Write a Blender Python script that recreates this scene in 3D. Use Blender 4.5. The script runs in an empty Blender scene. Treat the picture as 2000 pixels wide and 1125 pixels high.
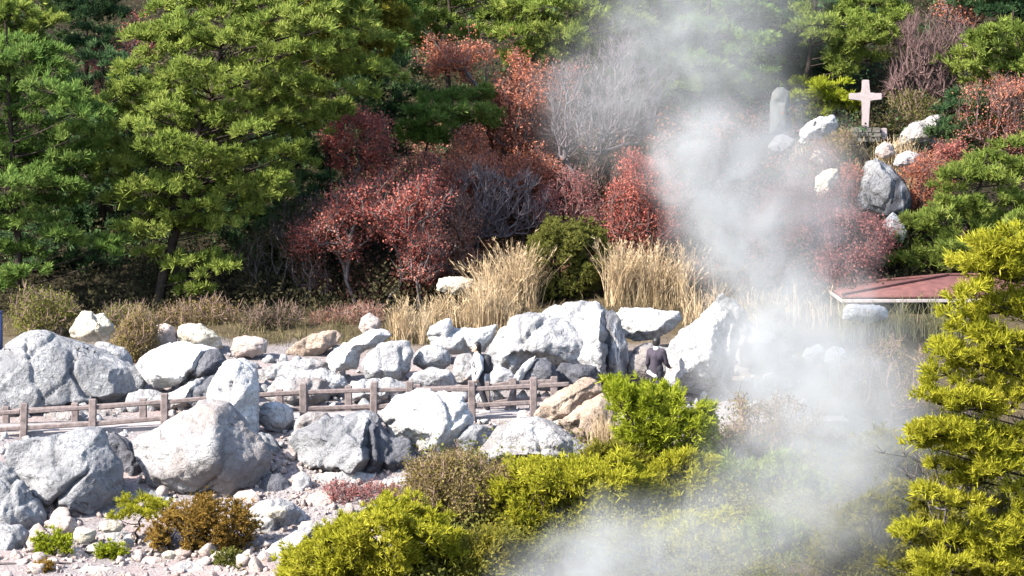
import bpy, bmesh, math, random, zlib
import numpy as np
from mathutils import Vector
from mathutils.geometry import delaunay_2d_cdt

# ------------------------------------------------------------------ basics
SC = bpy.context.scene
COL = SC.collection
F_PX, CX, CY = 6800.0, 1000.0, 562.5
PITCH = math.radians(4.0)
CAM = np.array((0.0, 0.0, 9.0))
FWD = np.array((0, math.cos(PITCH), -math.sin(PITCH)))
UP = np.array((0, math.sin(PITCH), math.cos(PITCH)))


def at(px, py, Y):
    """world point on the plane y = Y that is seen at photo position (px, py)"""
    u, v = (px - CX) / F_PX, -(py - CY) / F_PX
    d = FWD + u * np.array((1.0, 0, 0)) + v * UP
    return CAM + d * (Y / d[1])


def S(Y):
    return F_PX / Y


def rng_of(s):
    return np.random.default_rng(zlib.crc32(s.encode()))


# ------------------------------------------------------------------ numpy gradient noise
_P = np.random.default_rng(7).permutation(256)
_P = np.concatenate([_P, _P, _P])
_G = np.random.default_rng(8).normal(size=(256, 3))
_G /= np.linalg.norm(_G, axis=1)[:, None]


def pnoise(p):
    p = np.asarray(p, float)
    i = np.floor(p).astype(int)
    f = p - i
    i &= 255
    w = f * f * f * (f * (f * 6 - 15) + 10)
    out = 0
    for dx in (0, 1):
        for dy in (0, 1):
            for dz in (0, 1):
                h = _P[_P[_P[i[:, 0] + dx] + i[:, 1] + dy] + i[:, 2] + dz]
                g = _G[h]
                d = g[:, 0] * (f[:, 0] - dx) + g[:, 1] * (f[:, 1] - dy) + g[:, 2] * (f[:, 2] - dz)
                ww = (w[:, 0] if dx else 1 - w[:, 0]) * (w[:, 1] if dy else 1 - w[:, 1]) * (w[:, 2] if dz else 1 - w[:, 2])
                out = out + d * ww
    return out * 1.5


# ------------------------------------------------------------------ object helpers
def link(o, parent=None):
    COL.objects.link(o)
    if parent is not None:
        o.parent = parent
    return o


def mesh_np(name, V, faces, mat, parent=None, smooth=False, origin=None):
    """V (n,3); faces: list of (m,k) index arrays. origin: world origin that the mesh is made relative to"""
    V = np.asarray(V, np.float32)
    if origin is not None:
        V = V - np.asarray(origin, np.float32)
    me = bpy.data.meshes.new(name)
    me.vertices.add(len(V))
    me.vertices.foreach_set('co', V.ravel())
    faces = [np.asarray(f, np.int32) for f in faces if len(f)]
    nl = sum(f.size for f in faces)
    npoly = sum(len(f) for f in faces)
    me.loops.add(nl)
    me.loops.foreach_set('vertex_index', np.concatenate([f.ravel() for f in faces]))
    me.polygons.add(npoly)
    tot = np.concatenate([np.full(len(f), f.shape[1], np.int32) for f in faces])
    start = np.concatenate([[0], np.cumsum(tot)[:-1]]).astype(np.int32)
    me.polygons.foreach_set('loop_start', start)
    me.polygons.foreach_set('loop_total', tot)
    if smooth:
        me.polygons.foreach_set('use_smooth', np.ones(npoly, bool))
    me.update(calc_edges=True)
    me.validate()
    me.materials.append(mat)
    o = bpy.data.objects.new(name, me)
    link(o, parent)
    if origin is not None and parent is None:
        o.location = origin
    return o


def bm_obj(name, bm, mat, parent=None, smooth=False, loc=None):
    me = bpy.data.meshes.new(name)
    if smooth:
        for f in bm.faces:
            f.smooth = True
    bm.to_mesh(me)
    bm.free()
    me.materials.append(mat)
    o = bpy.data.objects.new(name, me)
    link(o, parent)
    if loc is not None:
        o.location = loc
    return o


def tag(o, label=None, cat=None, group=None, kind=None):
    if label:
        o['label'] = label
    if cat:
        o['category'] = cat
    if group:
        o['group'] = group
    if kind:
        o['kind'] = kind
    return o


def empty(name, loc, label, cat, group=None):
    o = bpy.data.objects.new(name, None)
    link(o)
    o.location = loc
    o.empty_display_size = 0.3
    return tag(o, label, cat, group)


# ------------------------------------------------------------------ materials
def new_mat(name):
    m = bpy.data.materials.new(name)
    m.use_nodes = True
    nt = m.node_tree
    nt.nodes.clear()
    out = nt.nodes.new('ShaderNodeOutputMaterial')
    return m, nt, out


def N(nt, typ, **kw):
    n = nt.nodes.new(typ)
    for k, v in kw.items():
        if k.startswith('i_'):
            key = k[2:]
            n.inputs[int(key) if key.isdigit() else key].default_value = v
        else:
            setattr(n, k, v)
    return n


def ramp(nt, fac, stops):
    r = N(nt, 'ShaderNodeValToRGB')
    e = r.color_ramp.elements
    while len(e) < len(stops):
        e.new(0.5)
    for k, (p, c) in enumerate(stops):
        e[k].position = p
        e[k].color = c if len(c) == 4 else (*c, 1)
    nt.links.new(fac, r.inputs[0])
    return r.outputs[0]


def mixc(nt, fac, a, b, mode='MIX'):
    m = N(nt, 'ShaderNodeMix', data_type='RGBA', blend_type=mode)
    for sock, v in ((m.inputs[0], fac), (m.inputs[6], a), (m.inputs[7], b)):
        if hasattr(v, 'is_linked'):
            nt.links.new(v, sock)
        elif isinstance(v, (int, float)):
            sock.default_value = v
        else:
            sock.default_value = (*v, 1)
    return m.outputs[2]


def noise(nt, vec, scale, detail=5, rough=0.55, dist=0.0):
    n = N(nt, 'ShaderNodeTexNoise')
    n.inputs['Scale'].default_value = scale
    n.inputs['Detail'].default_value = detail
    n.inputs['Roughness'].default_value = rough
    n.inputs['Distortion'].default_value = dist
    nt.links.new(vec, n.inputs['Vector'])
    return n.outputs['Fac']


def foliage_mat(name, cols, trans=0.42, nscale=0.9):
    """leaf colours vary leaf by leaf and branch by branch"""
    m, nt, out = new_mat(name)
    g = N(nt, 'ShaderNodeNewGeometry')
    nz = noise(nt, g.outputs['Position'], nscale, 3, 0.6)
    mul = N(nt, 'ShaderNodeMath', operation='MULTIPLY_ADD', i_1=0.55)
    nt.links.new(g.outputs['Random Per Island'], mul.inputs[0])
    mr = N(nt, 'ShaderNodeMapRange', i_1=0.33, i_2=0.67, i_3=-0.05, i_4=0.5)
    nt.links.new(nz, mr.inputs[0])
    nt.links.new(mr.outputs[0], mul.inputs[2])
    k = len(cols)
    c = ramp(nt, mul.outputs[0], [(i / (k - 1) if k > 1 else 0, cols[i]) for i in range(k)])
    d = N(nt, 'ShaderNodeBsdfDiffuse')
    t = N(nt, 'ShaderNodeBsdfTranslucent')
    nt.links.new(c, d.inputs[0])
    nt.links.new(c, t.inputs[0])
    mx = N(nt, 'ShaderNodeMixShader', i_0=trans)
    nt.links.new(d.outputs[0], mx.inputs[1])
    nt.links.new(t.outputs[0], mx.inputs[2])
    nt.links.new(mx.outputs[0], out.inputs[0])
    return m


def bark_mat(name, c1, c2):
    m, nt, out = new_mat(name)
    g = N(nt, 'ShaderNodeNewGeometry')
    nz = noise(nt, g.outputs['Position'], 6, 4)
    c = ramp(nt, nz, [(0.3, c1), (0.7, c2)])
    b = N(nt, 'ShaderNodeBsdfDiffuse')
    nt.links.new(c, b.inputs[0])
    nt.links.new(b.outputs[0], out.inputs[0])
    return m


def rock_mat(name, pale, mid, dark, amount=0.5, vein=0.5, tint=None):
    """bleached volcanic rock: pale crust, grey patches, thin dark veins, rough bump"""
    m, nt, out = new_mat(name)
    g = N(nt, 'ShaderNodeNewGeometry')
    P = g.outputs['Position']
    n1 = noise(nt, P, 1.1, 6, 0.62, 0.4)
    n2 = noise(nt, P, 5.5, 6, 0.68, 0.6)
    n3 = noise(nt, P, 22, 4, 0.6)
    c = ramp(nt, n1, [(amount - 0.17, pale), (amount + 0.13, mid)])
    f2 = ramp(nt, n2, [(0.50, (0, 0, 0)), (0.66, (0.9, 0.9, 0.9))])
    c = mixc(nt, f2, c, mid)
    f3 = ramp(nt, n2, [(0.28, (0.8, 0.8, 0.8)), (0.435, (0, 0, 0))])
    c = mixc(nt, f3, c, dark)
    # veins: warped ridges of noise
    nv = noise(nt, P, 1.7, 4, 0.55, 1.2)
    fv = ramp(nt, nv, [(0.485, (0, 0, 0)), (0.5, (vein, vein, vein)), (0.515, (0, 0, 0))])
    c = mixc(nt, fv, c, dark)
    if tint:
        n5 = noise(nt, P, 0.7, 3, 0.5)
        ft = ramp(nt, n5, [(0.42, (0, 0, 0)), (0.68, (0.8, 0.8, 0.8))])
        c = mixc(nt, ft, c, tint)
    fs = ramp(nt, n3, [(0.3, (0.25, 0.25, 0.25)), (0.42, (0, 0, 0))])
    c = mixc(nt, fs, c, dark)
    b = N(nt, 'ShaderNodeBsdfPrincipled', i_Roughness=0.93)
    b.inputs['Specular IOR Level'].default_value = 0.15
    nt.links.new(c, b.inputs['Base Color'])
    add = N(nt, 'ShaderNodeMath', operation='MULTIPLY_ADD', i_1=0.35)
    nt.links.new(n3, add.inputs[0])
    nt.links.new(n2, add.inputs[2])
    bp = N(nt, 'ShaderNodeBump', i_Strength=0.9, i_Distance=0.14)
    nt.links.new(add.outputs[0], bp.inputs['Height'])
    nt.links.new(bp.outputs[0], b.inputs['Normal'])
    nt.links.new(b.outputs[0], out.inputs[0])
    return m


def streaked_mat(name, pale=True):
    """grey rock with dark and pale run-off streaks down its face"""
    m, nt, out = new_mat(name)
    g = N(nt, 'ShaderNodeNewGeometry')
    P = g.outputs['Position']
    mp = N(nt, 'ShaderNodeMapping')
    mp.inputs['Scale'].default_value = (2.6, 1.6, .34)
    nt.links.new(P, mp.inputs[0])
    n1 = noise(nt, mp.outputs[0], 1.5, 5, .6, .5)
    n2 = noise(nt, P, 5.5, 6, .68, .6)
    n4 = noise(nt, P, .8, 2, .5)
    c = ramp(nt, n1, [(.40, (.055, .055, .062)), (.47, (.20, .20, .21)), (.55, (.42, .415, .42)), (.62, (.30, .30, .31)), (.70, (.10, .10, .11))])
    fp_ = ramp(nt, n4, [(.42, (0, 0, 0)), (.56, (1, 1, 1))])
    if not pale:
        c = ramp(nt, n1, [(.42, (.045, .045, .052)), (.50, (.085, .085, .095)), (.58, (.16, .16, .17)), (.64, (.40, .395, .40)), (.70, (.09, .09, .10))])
    c = c if not pale else mixc(nt, fp_, c, ramp(nt, n2, [(.35, (.15, .15, .16)), (.52, (.45, .44, .44))]))
    b = N(nt, 'ShaderNodeBsdfPrincipled', i_Roughness=.93)
    b.inputs['Specular IOR Level'].default_value = .15
    nt.links.new(c, b.inputs['Base Color'])
    bp = N(nt, 'ShaderNodeBump', i_Strength=.8, i_Distance=.12)
    nt.links.new(n2, bp.inputs['Height'])
    nt.links.new(bp.outputs[0], b.inputs['Normal'])
    nt.links.new(b.outputs[0], out.inputs[0])
    return m


def plain_mat(name, c, rough=0.8, var=0.25, scale=8.0, bump=0.0, spec=0.3):
    m, nt, out = new_mat(name)
    g = N(nt, 'ShaderNodeNewGeometry')
    nz = noise(nt, g.outputs['Position'], scale, 5)
    lo = tuple(x * (1 - var) for x in c)
    hi = tuple(min(1, x * (1 + var)) for x in c)
    col = ramp(nt, nz, [(0.3, lo), (0.7, hi)])
    b = N(nt, 'ShaderNodeBsdfPrincipled', i_Roughness=rough)
    b.inputs['Specular IOR Level'].default_value = spec
    nt.links.new(col, b.inputs['Base Color'])
    if bump:
        bp = N(nt, 'ShaderNodeBump', i_Strength=bump, i_Distance=0.03)
        nt.links.new(nz, bp.inputs['Height'])
        nt.links.new(bp.outputs[0], b.inputs['Normal'])
    nt.links.new(b.outputs[0], out.inputs[0])
    return m


M = {}
M['rock_white'] = rock_mat('bleached_rock', (.42, .41, .41), (.20, .196, .20), (.06, .06, .068), .53, .65)
M['rock_bright'] = rock_mat('chalky_rock', (.49, .48, .475), (.33, .32, .32), (.10, .10, .105), .58, .4)
M['rock_grey'] = rock_mat('grey_rock', (.30, .297, .30), (.145, .145, .152), (.038, .038, .044), .50, .7)
M['rock_pied'] = rock_mat('pied_rock', (.40, .39, .385), (.18, .172, .175), (.05, .049, .052), .53, .7, (.17, .14, .127))
M['rock_streak'] = streaked_mat('streaked_rock')
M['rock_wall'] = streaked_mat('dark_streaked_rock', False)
M['rock_dark'] = rock_mat('dark_rock_or_shade', (.14, .14, .155), (.07, .07, .08), (.025, .025, .032), .48, .4)
M['rock_tan'] = rock_mat('tan_rock', (.34, .265, .21), (.24, .18, .14), (.09, .065, .05), .52, .5)
M['rock_pink'] = rock_mat('pinkish_rock', (.44, .365, .33), (.32, .25, .22), (.12, .095, .085), .52, .4)
M['rock_cream'] = rock_mat('cream_rock', (.50, .46, .37), (.37, .32, .26), (.14, .12, .10), .55, .3)
M['bark'] = bark_mat('pine_bark', (.016, .013, .011), (.050, .039, .033))
M['bark_grey'] = bark_mat('grey_bark', (.06, .05, .048), (.15, .125, .122))
M['twig_grey'] = bark_mat('bare_grey_twigs', (.062, .050, .053), (.145, .120, .128))
M['twig_mauve'] = bark_mat('bare_mauve_twigs', (.07, .045, .042), (.155, .10, .095))
M['twig_brown'] = bark_mat('bare_brown_twigs', (.13, .085, .070), (.25, .17, .14))
M['pine_yellow'] = foliage_mat('pine_needles_yellow_green', [(.080, .115, .022), (.175, .225, .045), (.31, .335, .085)])
M['pine_mid'] = foliage_mat('pine_needles_mid_green', [(.055, .105, .024), (.115, .185, .042), (.21, .255, .070)])
M['pine_dark'] = foliage_mat('pine_needles_dark_green', [(.024, .055, .024), (.050, .095, .040), (.11, .155, .06)])
M['pine_olive'] = foliage_mat('pine_needles_olive', [(.085, .088, .014), (.16, .15, .024), (.25, .21, .036)])
M['pine_bright'] = foliage_mat('pine_needles_bright', [(.15, .18, .012), (.24, .27, .022), (.34, .36, .045)])
M['pine_gold'] = foliage_mat('pine_needles_gold', [(.17, .17, .014), (.30, .29, .026), (.42, .38, .05)])
M['bush_green'] = foliage_mat('bush_leaves_green', [(.062, .070, .018), (.13, .135, .032), (.21, .20, .055)])
M['bush_brown'] = foliage_mat('bush_leaves_brown', [(.13, .078, .020), (.22, .135, .032), (.31, .20, .05)])
M['bush_drab'] = foliage_mat('bush_leaves_drab', [(.11, .082, .036), (.19, .145, .055), (.26, .22, .08)])
M['leaf_red'] = foliage_mat('leaves_brick_red', [(.11, .032, .026), (.21, .062, .046), (.30, .105, .072)])
M['leaf_crimson'] = foliage_mat('leaves_crimson', [(.15, .052, .040), (.30, .082, .066), (.43, .15, .115), (.46, .25, .19)])
M['leaf_rust'] = foliage_mat('leaves_rust', [(.16, .070, .036), (.33, .115, .066), (.47, .18, .115), (.50, .28, .18)])
M['leaf_pink'] = foliage_mat('leaves_pink', [(.19, .068, .062), (.32, .12, .11), (.44, .22, .19)])
M['leaf_under'] = foliage_mat('undergrowth_leaves', [(.030, .033, .018), (.058, .052, .028), (.10, .085, .045)])
M['grass_dull'] = foliage_mat('dull_dry_grass', [(.05, .046, .022), (.10, .088, .043), (.19, .155, .088)], .25)
M['leaf_mauve'] = foliage_mat('mauve_brown_undergrowth', [(.11, .055, .040), (.22, .100, .072), (.34, .18, .135)])
M['straw'] = foliage_mat('straw_grass', [(.25, .175, .10), (.40, .30, .185), (.54, .43, .29)], .25)
M['straw_brown'] = foliage_mat('brown_grass', [(.075, .058, .032), (.14, .105, .058), (.26, .195, .115)], .25)
M['straw_green'] = foliage_mat('pale_green_grass', [(.15, .135, .065), (.26, .235, .12), (.36, .33, .19)], .25)
M['wood'] = plain_mat('weathered_fence_wood', (.125, .098, .092), .85, .4, 9, .4)
M['grey_stone'] = plain_mat('grey_memorial_stone', (.085, .088, .085), .9, .3, 5, .4)
M['cross'] = plain_mat('pinkish_white_stone', (.275, .228, .224), .75, .14, 9, .15)
M['ashlar'] = plain_mat('pedestal_stone', (.10, .092, .078), .9, .35, 7, .5)
M['roof'] = plain_mat('red_roof_sheet', (.10, .040, .036), .85, .3, 5)
M['roof_trim'] = plain_mat('grey_eave_board', (.30, .26, .25), .7, .2, 6)
M['shed_wall'] = plain_mat('dark_hut_wall', (.075, .07, .075), .8, .25, 4)
M['white_board'] = plain_mat('white_board', (.45, .44, .44), .7, .1, 7)
M['navy'] = plain_mat('dark_blue_paint', (.020, .028, .075), .5, .2, 5)

# ------------------------------------------------------------------ terrain
PROF = np.array([(-60, 8.2), (0, 7.3), (12, 5.4), (30, 0), (50, -4.2), (62, -3.8), (68, -2.9), (72, -2.1), (75, -1.35), (77.5, -.45),
                 (79, .15), (81.3, .25), (84, .8), (88, 1.6), (92, 2.1), (96, 3.5), (100, 5.3), (104, 7.1), (110, 9.7), (130, 18),
                 (170, 36), (260, 62), (420, 80), (900, 90)], float)
GPX = [  # px, py, Y : places where the photo shows the ground
    (45, 858, 79.6), (320, 842, 79.6), (593, 828, 79.6), (920, 820, 79.8), (1042, 822, 79.8), (1180, 810, 80.5), (1290, 800, 82), (1450, 800, 82),
    (1690, 264, 100), (1600, 272, 99.4), (1800, 284, 99), (1720, 440, 95.5), (1900, 300, 99), (1525, 258, 100.5),
    (1760, 612, 89), (1950, 615, 89), (1600, 640, 88), (1450, 640, 88),
    (300, 610, 92), (100, 600, 92), (500, 610, 91), (690, 610, 92), (850, 600, 91.5), (1100, 580, 91), (1260, 580, 90), (920, 640, 88.5),
    (800, 655, 87.5), (600, 660, 87.5), (400, 660, 87), (180, 665, 87), (60, 660, 88),
    (260, 1060, 74), (380, 1100, 73), (100, 1090, 72.5), (560, 1100, 72), (700, 960, 76.3), (1000, 910, 76.5), (1150, 905, 76.5), (880, 1010, 74.5),
    (1290, 900, 75.5), (700, 1135, 70.6), (1300, 1020, 73.5), (1500, 960, 74.5), (1550, 890, 76.5), (1700, 1100, 71)]
GP = np.array([at(*g) for g in GPX])
GR = GP[:, 2] - np.interp(GP[:, 1], PROF[:, 0], PROF[:, 1])


def ground_z(x, y):
    x = np.atleast_1d(np.asarray(x, float))
    y = np.atleast_1d(np.asarray(y, float))
    z = np.interp(y, PROF[:, 0], PROF[:, 1])
    num = np.zeros_like(z)
    den = np.full_like(z, 0.12)
    for (gx, gy, _), r in zip(GP, GR):
        w = np.exp(-((x - gx) ** 2 / 5.5 + (y - gy) ** 2 / 2.6))
        num += w * r
        den += w
    return z + num / den


def gz(x, y):
    return float(ground_z(x, y)[0])


def build_ground():
    xs = np.concatenate([np.linspace(-200, -60, 8), np.linspace(-50, -20, 16), np.arange(-18, 18.01, .28), np.linspace(20, 50, 16), np.linspace(60, 200, 8)])
    ys = np.concatenate([np.linspace(-60, 55, 24), np.arange(57, 66, 1.0), np.arange(66, 108, .28), np.linspace(109, 130, 22), np.linspace(140, 300, 14)])
    X, Y = np.meshgrid(xs, ys)
    x, y = X.ravel(), Y.ravel()
    z = ground_z(x, y)
    P = np.stack([x, y, np.zeros_like(x)], 1)
    on_path = np.clip(1 - np.abs(y - 80.2) / 1.0, 0, 1)
    z += (.10 * pnoise(P * .55) + .05 * pnoise(P * 1.9 + 9)) * (1 - .8 * on_path)
    far = np.clip((y - 110) / 60, 0, 1)
    z += far * 4 * pnoise(P * .02)
    nx, ny = len(xs), len(ys)
    idx = np.arange(nx * ny).reshape(ny, nx)
    F = np.stack([idx[:-1, :-1], idx[:-1, 1:], idx[1:, 1:], idx[1:, :-1]], -1).reshape(-1, 4)
    m, nt, out = new_mat('slope_ground')
    g = N(nt, 'ShaderNodeNewGeometry')
    Pn = g.outputs['Position']
    sep = N(nt, 'ShaderNodeSeparateXYZ')
    nt.links.new(Pn, sep.inputs[0])
    nb = noise(nt, Pn, .55, 4, .6)
    n2 = noise(nt, Pn, 5, 6, .7)
    n3 = noise(nt, Pn, 17, 4, .7)
    gravel = ramp(nt, n3, [(.3, (.085, .074, .073)), (.5, (.20, .178, .176)), (.7, (.31, .28, .278))])
    pinkf = ramp(nt, nb, [(.45, (0, 0, 0)), (.65, (.55, .55, .55))])
    gravel = mixc(nt, pinkf, gravel, (.30, .215, .195))
    litter = ramp(nt, n2, [(.3, (.014, .013, .009)), (.55, (.028, .024, .016)), (.75, (.055, .042, .028))])
    straw = ramp(nt, n2, [(.3, (.04, .032, .020)), (.7, (.11, .085, .052))])
    ma = N(nt, 'ShaderNodeMath', operation='MULTIPLY_ADD', i_1=5.0)
    nt.links.new(nb, ma.inputs[0])
    nt.links.new(sep.outputs[1], ma.inputs[2])
    f1 = N(nt, 'ShaderNodeMapRange', i_1=88.2, i_2=90.0)
    nt.links.new(ma.outputs[0], f1.inputs[0])
    f2 = N(nt, 'ShaderNodeMapRange', i_1=92.5, i_2=95.0)
    nt.links.new(ma.outputs[0], f2.inputs[0])
    f0 = N(nt, 'ShaderNodeMapRange', i_1=70.5, i_2=72.0, i_3=1.0, i_4=0.0)
    nt.links.new(ma.outputs[0], f0.inputs[0])
    c = mixc(nt, f1.outputs[0], gravel, straw)
    c = mixc(nt, f2.outputs[0], c, litter)
    c = mixc(nt, f0.outputs[0], c, litter)
    mx_ = N(nt, 'ShaderNodeMath', operation='MULTIPLY_ADD', i_1=2.5)
    nt.links.new(nb, mx_.inputs[0])
    nt.links.new(sep.outputs[0], mx_.inputs[2])
    f4 = N(nt, 'ShaderNodeMapRange', i_1=-1.2, i_2=.2)
    nt.links.new(mx_.outputs[0], f4.inputs[0])
    f5 = N(nt, 'ShaderNodeMapRange', i_1=80.0, i_2=78.6)
    nt.links.new(ma.outputs[0], f5.inputs[0])
    mm = N(nt, 'ShaderNodeMath', operation='MULTIPLY')
    nt.links.new(f4.outputs[0], mm.inputs[0])
    nt.links.new(f5.outputs[0], mm.inputs[1])
    c = mixc(nt, mm.outputs[0], c, litter)
    f6 = N(nt, 'ShaderNodeMapRange', i_1=6.2, i_2=7.4)
    nt.links.new(mx_.outputs[0], f6.inputs[0])
    inv = N(nt, 'ShaderNodeMath', operation='SUBTRACT', i_0=1.0)
    nt.links.new(f2.outputs[0], inv.inputs[1])
    m6 = N(nt, 'ShaderNodeMath', operation='MULTIPLY')
    nt.links.new(f6.outputs[0], m6.inputs[0])
    nt.links.new(inv.outputs[0], m6.inputs[1])
    c = mixc(nt, m6.outputs[0], c, straw)
    b = N(nt, 'ShaderNodeBsdfDiffuse')
    nt.links.new(c, b.inputs[0])
    bp = N(nt, 'ShaderNodeBump', i_Strength=.8, i_Distance=.08)
    nt.links.new(n3, bp.inputs['Height'])
    nt.links.new(bp.outputs[0], b.inputs['Normal'])
    nt.links.new(b.outputs[0], out.inputs[0])
    o = mesh_np('ground', np.stack([x, y, z], 1), [F], m, smooth=True)
    tag(o, 'grey and pinkish stony ground rising into a dark wooded slope', 'ground', kind='structure')
    # walked path between the two fences
    xs = np.arange(-18, 8.01, .3)
    ys = np.linspace(79.75, 81.05, 6)
    X, Y = np.meshgrid(xs, ys)
    x, y = X.ravel(), Y.ravel()
    P = np.stack([x, y, np.zeros_like(x)], 1)
    z = ground_z(x, y) + .10 + .015 * pnoise(P * 2)
    nx, ny = len(xs), len(ys)
    V = np.concatenate([np.stack([x, y, z], 1), np.stack([x, y, z - .35], 1)])
    idx = np.arange(nx * ny).reshape(ny, nx)
    F = np.stack([idx[:-1, :-1], idx[:-1, 1:], idx[1:, 1:], idx[1:, :-1]], -1).reshape(-1, 4)
    k = nx * ny
    side = [np.stack([idx[0, 1:], idx[0, :-1], idx[0, :-1] + k, idx[0, 1:] + k], -1), np.stack([idx[-1, :-1], idx[-1, 1:], idx[-1, 1:] + k, idx[-1, :-1] + k], -1)]
    o = mesh_np('path', V, [F] + side, plain_mat('trodden_path', (.22, .195, .19), .95, .2, 12, .5), smooth=False)
    tag(o, 'pale trodden footpath between the two wooden fences', 'path', kind='structure')


build_ground()


# ------------------------------------------------------------------ rocks
def rock(label, outline, Y, mat, interior=None, cracks=(), bulk=0.75, cat='boulder', name='boulder', group=None, rough=1.0, soft=1, edge=None):
    """closed boulder with facets: outline and ridge points are read at its own distance, depth in metres"""
    rg = rng_of(label + str(outline[0]))
    pts = [at(px, py, Y) for px, py in outline]
    xz = np.array([(p[0], p[2]) for p in pts])
    c = xz.mean(0)
    area = 0.5 * abs(np.dot(xz[:, 0], np.roll(xz[:, 1], 1)) - np.dot(xz[:, 1], np.roll(xz[:, 0], 1)))
    R = math.sqrt(area / math.pi)
    T = R * bulk
    ins = []
    if interior:
        for px, py, d in interior:
            p = at(px, py, Y)
            ins.append((p[0], p[2], d))
    else:
        k = 4 if R < .6 else 6
        a0 = rg.uniform(0, 6.28)
        hx = np.abs(xz[:, 0] - c[0]).max()
        hz = np.abs(xz[:, 1] - c[1]).max()
        for q in range(k):
            a = a0 + q * 6.283 / k + rg.uniform(-.35, .35)
            r = rg.uniform(.3, .55)
            ins.append((c[0] + math.cos(a) * hx * r, c[1] + math.sin(a) * hz * r, T * rg.uniform(.55, 1.15)))
    n = len(xz)
    v2 = [Vector((float(a), float(b))) for a, b in xz] + [Vector((float(a), float(b))) for a, b, _ in ins]
    ov, oe, of, orig_v, _, _ = delaunay_2d_cdt(v2, [(i, (i + 1) % n) for i in range(n)], [], 1, 1e-4)
    dep = []
    isin = []
    for vv, ol in zip(ov, orig_v):
        inner = [q for q in ol if q >= n]
        edge_ = [q for q in ol if q < n]
        if inner and not edge_:
            dep.append(ins[inner[0] - n][2])
            isin.append(True)
        else:
            dep.append(0)
            isin.append(False)
    side = .32 * T
    bm = bmesh.new()
    fv, bv = [], []
    for vv, d, i_ in zip(ov, dep, isin):
        fv.append(bm.verts.new((vv[0], -(side * .6 + d) if i_ else -side, vv[1])))
        bv.append(bm.verts.new((vv[0], side * .6 + .8 * abs(d) if i_ else side, vv[1])))
    for f in of:
        try:
            bm.faces.new([fv[i] for i in f])
            bm.faces.new([bv[i] for i in reversed(f)])
        except ValueError:
            pass
    for e in list(bm.edges):
        pass
    # side band along the boundary
    fset = set(fv)
    bnd = [e for e in bm.edges if e.is_boundary and e.verts[0] in fset and e.verts[1] in fset]
    ix = {v: i for i, v in enumerate(fv)}
    for e in bnd:
        a, b = ix[e.verts[0]], ix[e.verts[1]]
        try:
            bm.faces.new((fv[a], fv[b], bv[b], bv[a]))
        except ValueError:
            pass
    bmesh.ops.recalc_face_normals(bm, faces=bm.faces)
    L = edge or max(.04, min(.055, R * .08))
    for it in range(9):
        bmesh.ops.triangulate(bm, faces=[f for f in bm.faces if len(f.verts) > 3])
        le = [e for e in bm.edges if e.calc_length() > L * 1.5]
        if not le:
            break
        bmesh.ops.subdivide_edges(bm, edges=le, cuts=1, use_grid_fill=False)
    bmesh.ops.triangulate(bm, faces=[f for f in bm.faces if len(f.verts) > 3])
    for _ in range(soft):
        bmesh.ops.smooth_vert(bm, verts=bm.verts, factor=.5, use_axis_x=True, use_axis_y=True, use_axis_z=True)
    cv = np.array([v.co[:] for v in bm.verts])
    mid = cv.mean(0)
    for _ in range(0 if rough < .5 else 2 if interior else 10 if R > .5 else 7):  # split faces
        dd_ = unit(rg.normal(size=3) * np.array((.8, 1, .8)) + np.array((0, -.9, .1)))
        pr_ = (cv - mid) @ dd_
        h_ = pr_.max() * rg.uniform(.80, .95)
        cv = cv - np.clip(pr_ - h_, 0, None)[:, None] * dd_ * .92
    for v, c_ in zip(bm.verts, cv):
        v.co = c_
    bm.normal_update()
    co = cv
    no = np.array([v.normal[:] for v in bm.verts])
    off = rg.uniform(0, 200, 3)
    k = min(1.0, R / .8)
    q = co + off
    d = .05 * R * pnoise(q * (.9 / R))
    r1 = 1 - 2 * np.abs(pnoise(q * (1.7 / max(.4, R ** .6)) + 31))
    d += (.034 if interior else .055) * k * (r1 - .4)
    r2 = 1 - 2 * np.abs(pnoise(q * 4.2 + 77))
    d += .024 * k * (r2 - .4) + .02 * pnoise(q * 9)
    # small chipped steps
    st = pnoise(q * np.array((1.3, 1.3, 2.4)) / max(.6, R) * 1.3 + 5)
    d += (.09 if interior else .12) * k * (np.floor(st * 4) / 4 - st)
    # joint cracks: narrow grooves along random planes, broken up by noise
    if R > .45:
        for _ in range(int(2 + min(4, R * 3))):
            nn_ = unit(rg.normal(size=3) * np.array((1, .5, .8)))
            o_ = rg.uniform(-.6, .6) * R
            ds = (co - co.mean(0)) @ nn_ - o_ + .14 * R * pnoise(q * 1.3 + 11) + .03 * pnoise(q * 5)
            mk = np.clip((pnoise(q * (.9 / R) + rg.uniform(0, 50, 3)) + .12) * 4, 0, 1)
            d -= .10 * min(1, R) * np.exp(-(ds / .045) ** 2) * mk
            d += .05 * min(1, R) * np.tanh(ds / .05) * mk * .5
    d *= rough
    for ck in cracks:
        w, dp, poly = ck
        w = max(w, .05)
        pp = np.array([at(px, py, Y) for px, py in poly])[:, (0, 2)]
        p2 = co[:, (0, 2)] + .05 * np.stack([pnoise(co * 3 + 3), pnoise(co * 3 + 50)], 1)
        best = np.full(len(co), 9.0)
        for a, b in zip(pp[:-1], pp[1:]):
            ab = b - a
            t = np.clip(((p2 - a) @ ab) / (ab @ ab), 0, 1)
            best = np.minimum(best, np.linalg.norm(p2 - a - t[:, None] * ab, axis=1))
        d -= np.where(co[:, 1] < .2 * T, dp * np.exp(-(best / w) ** 2), 0)
    co = co + no * d[:, None]
    org = np.array((c[0], Y, xz[:, 1].min()))
    fi = np.array([[v.index for v in f.verts] for f in bm.faces]) if bm.verts.index_update() is None else None
    bm.free()
    V = co + np.array((0, Y, 0))
    o = mesh_np(name, V, [fi], M[mat], smooth=True, origin=org)
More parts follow.
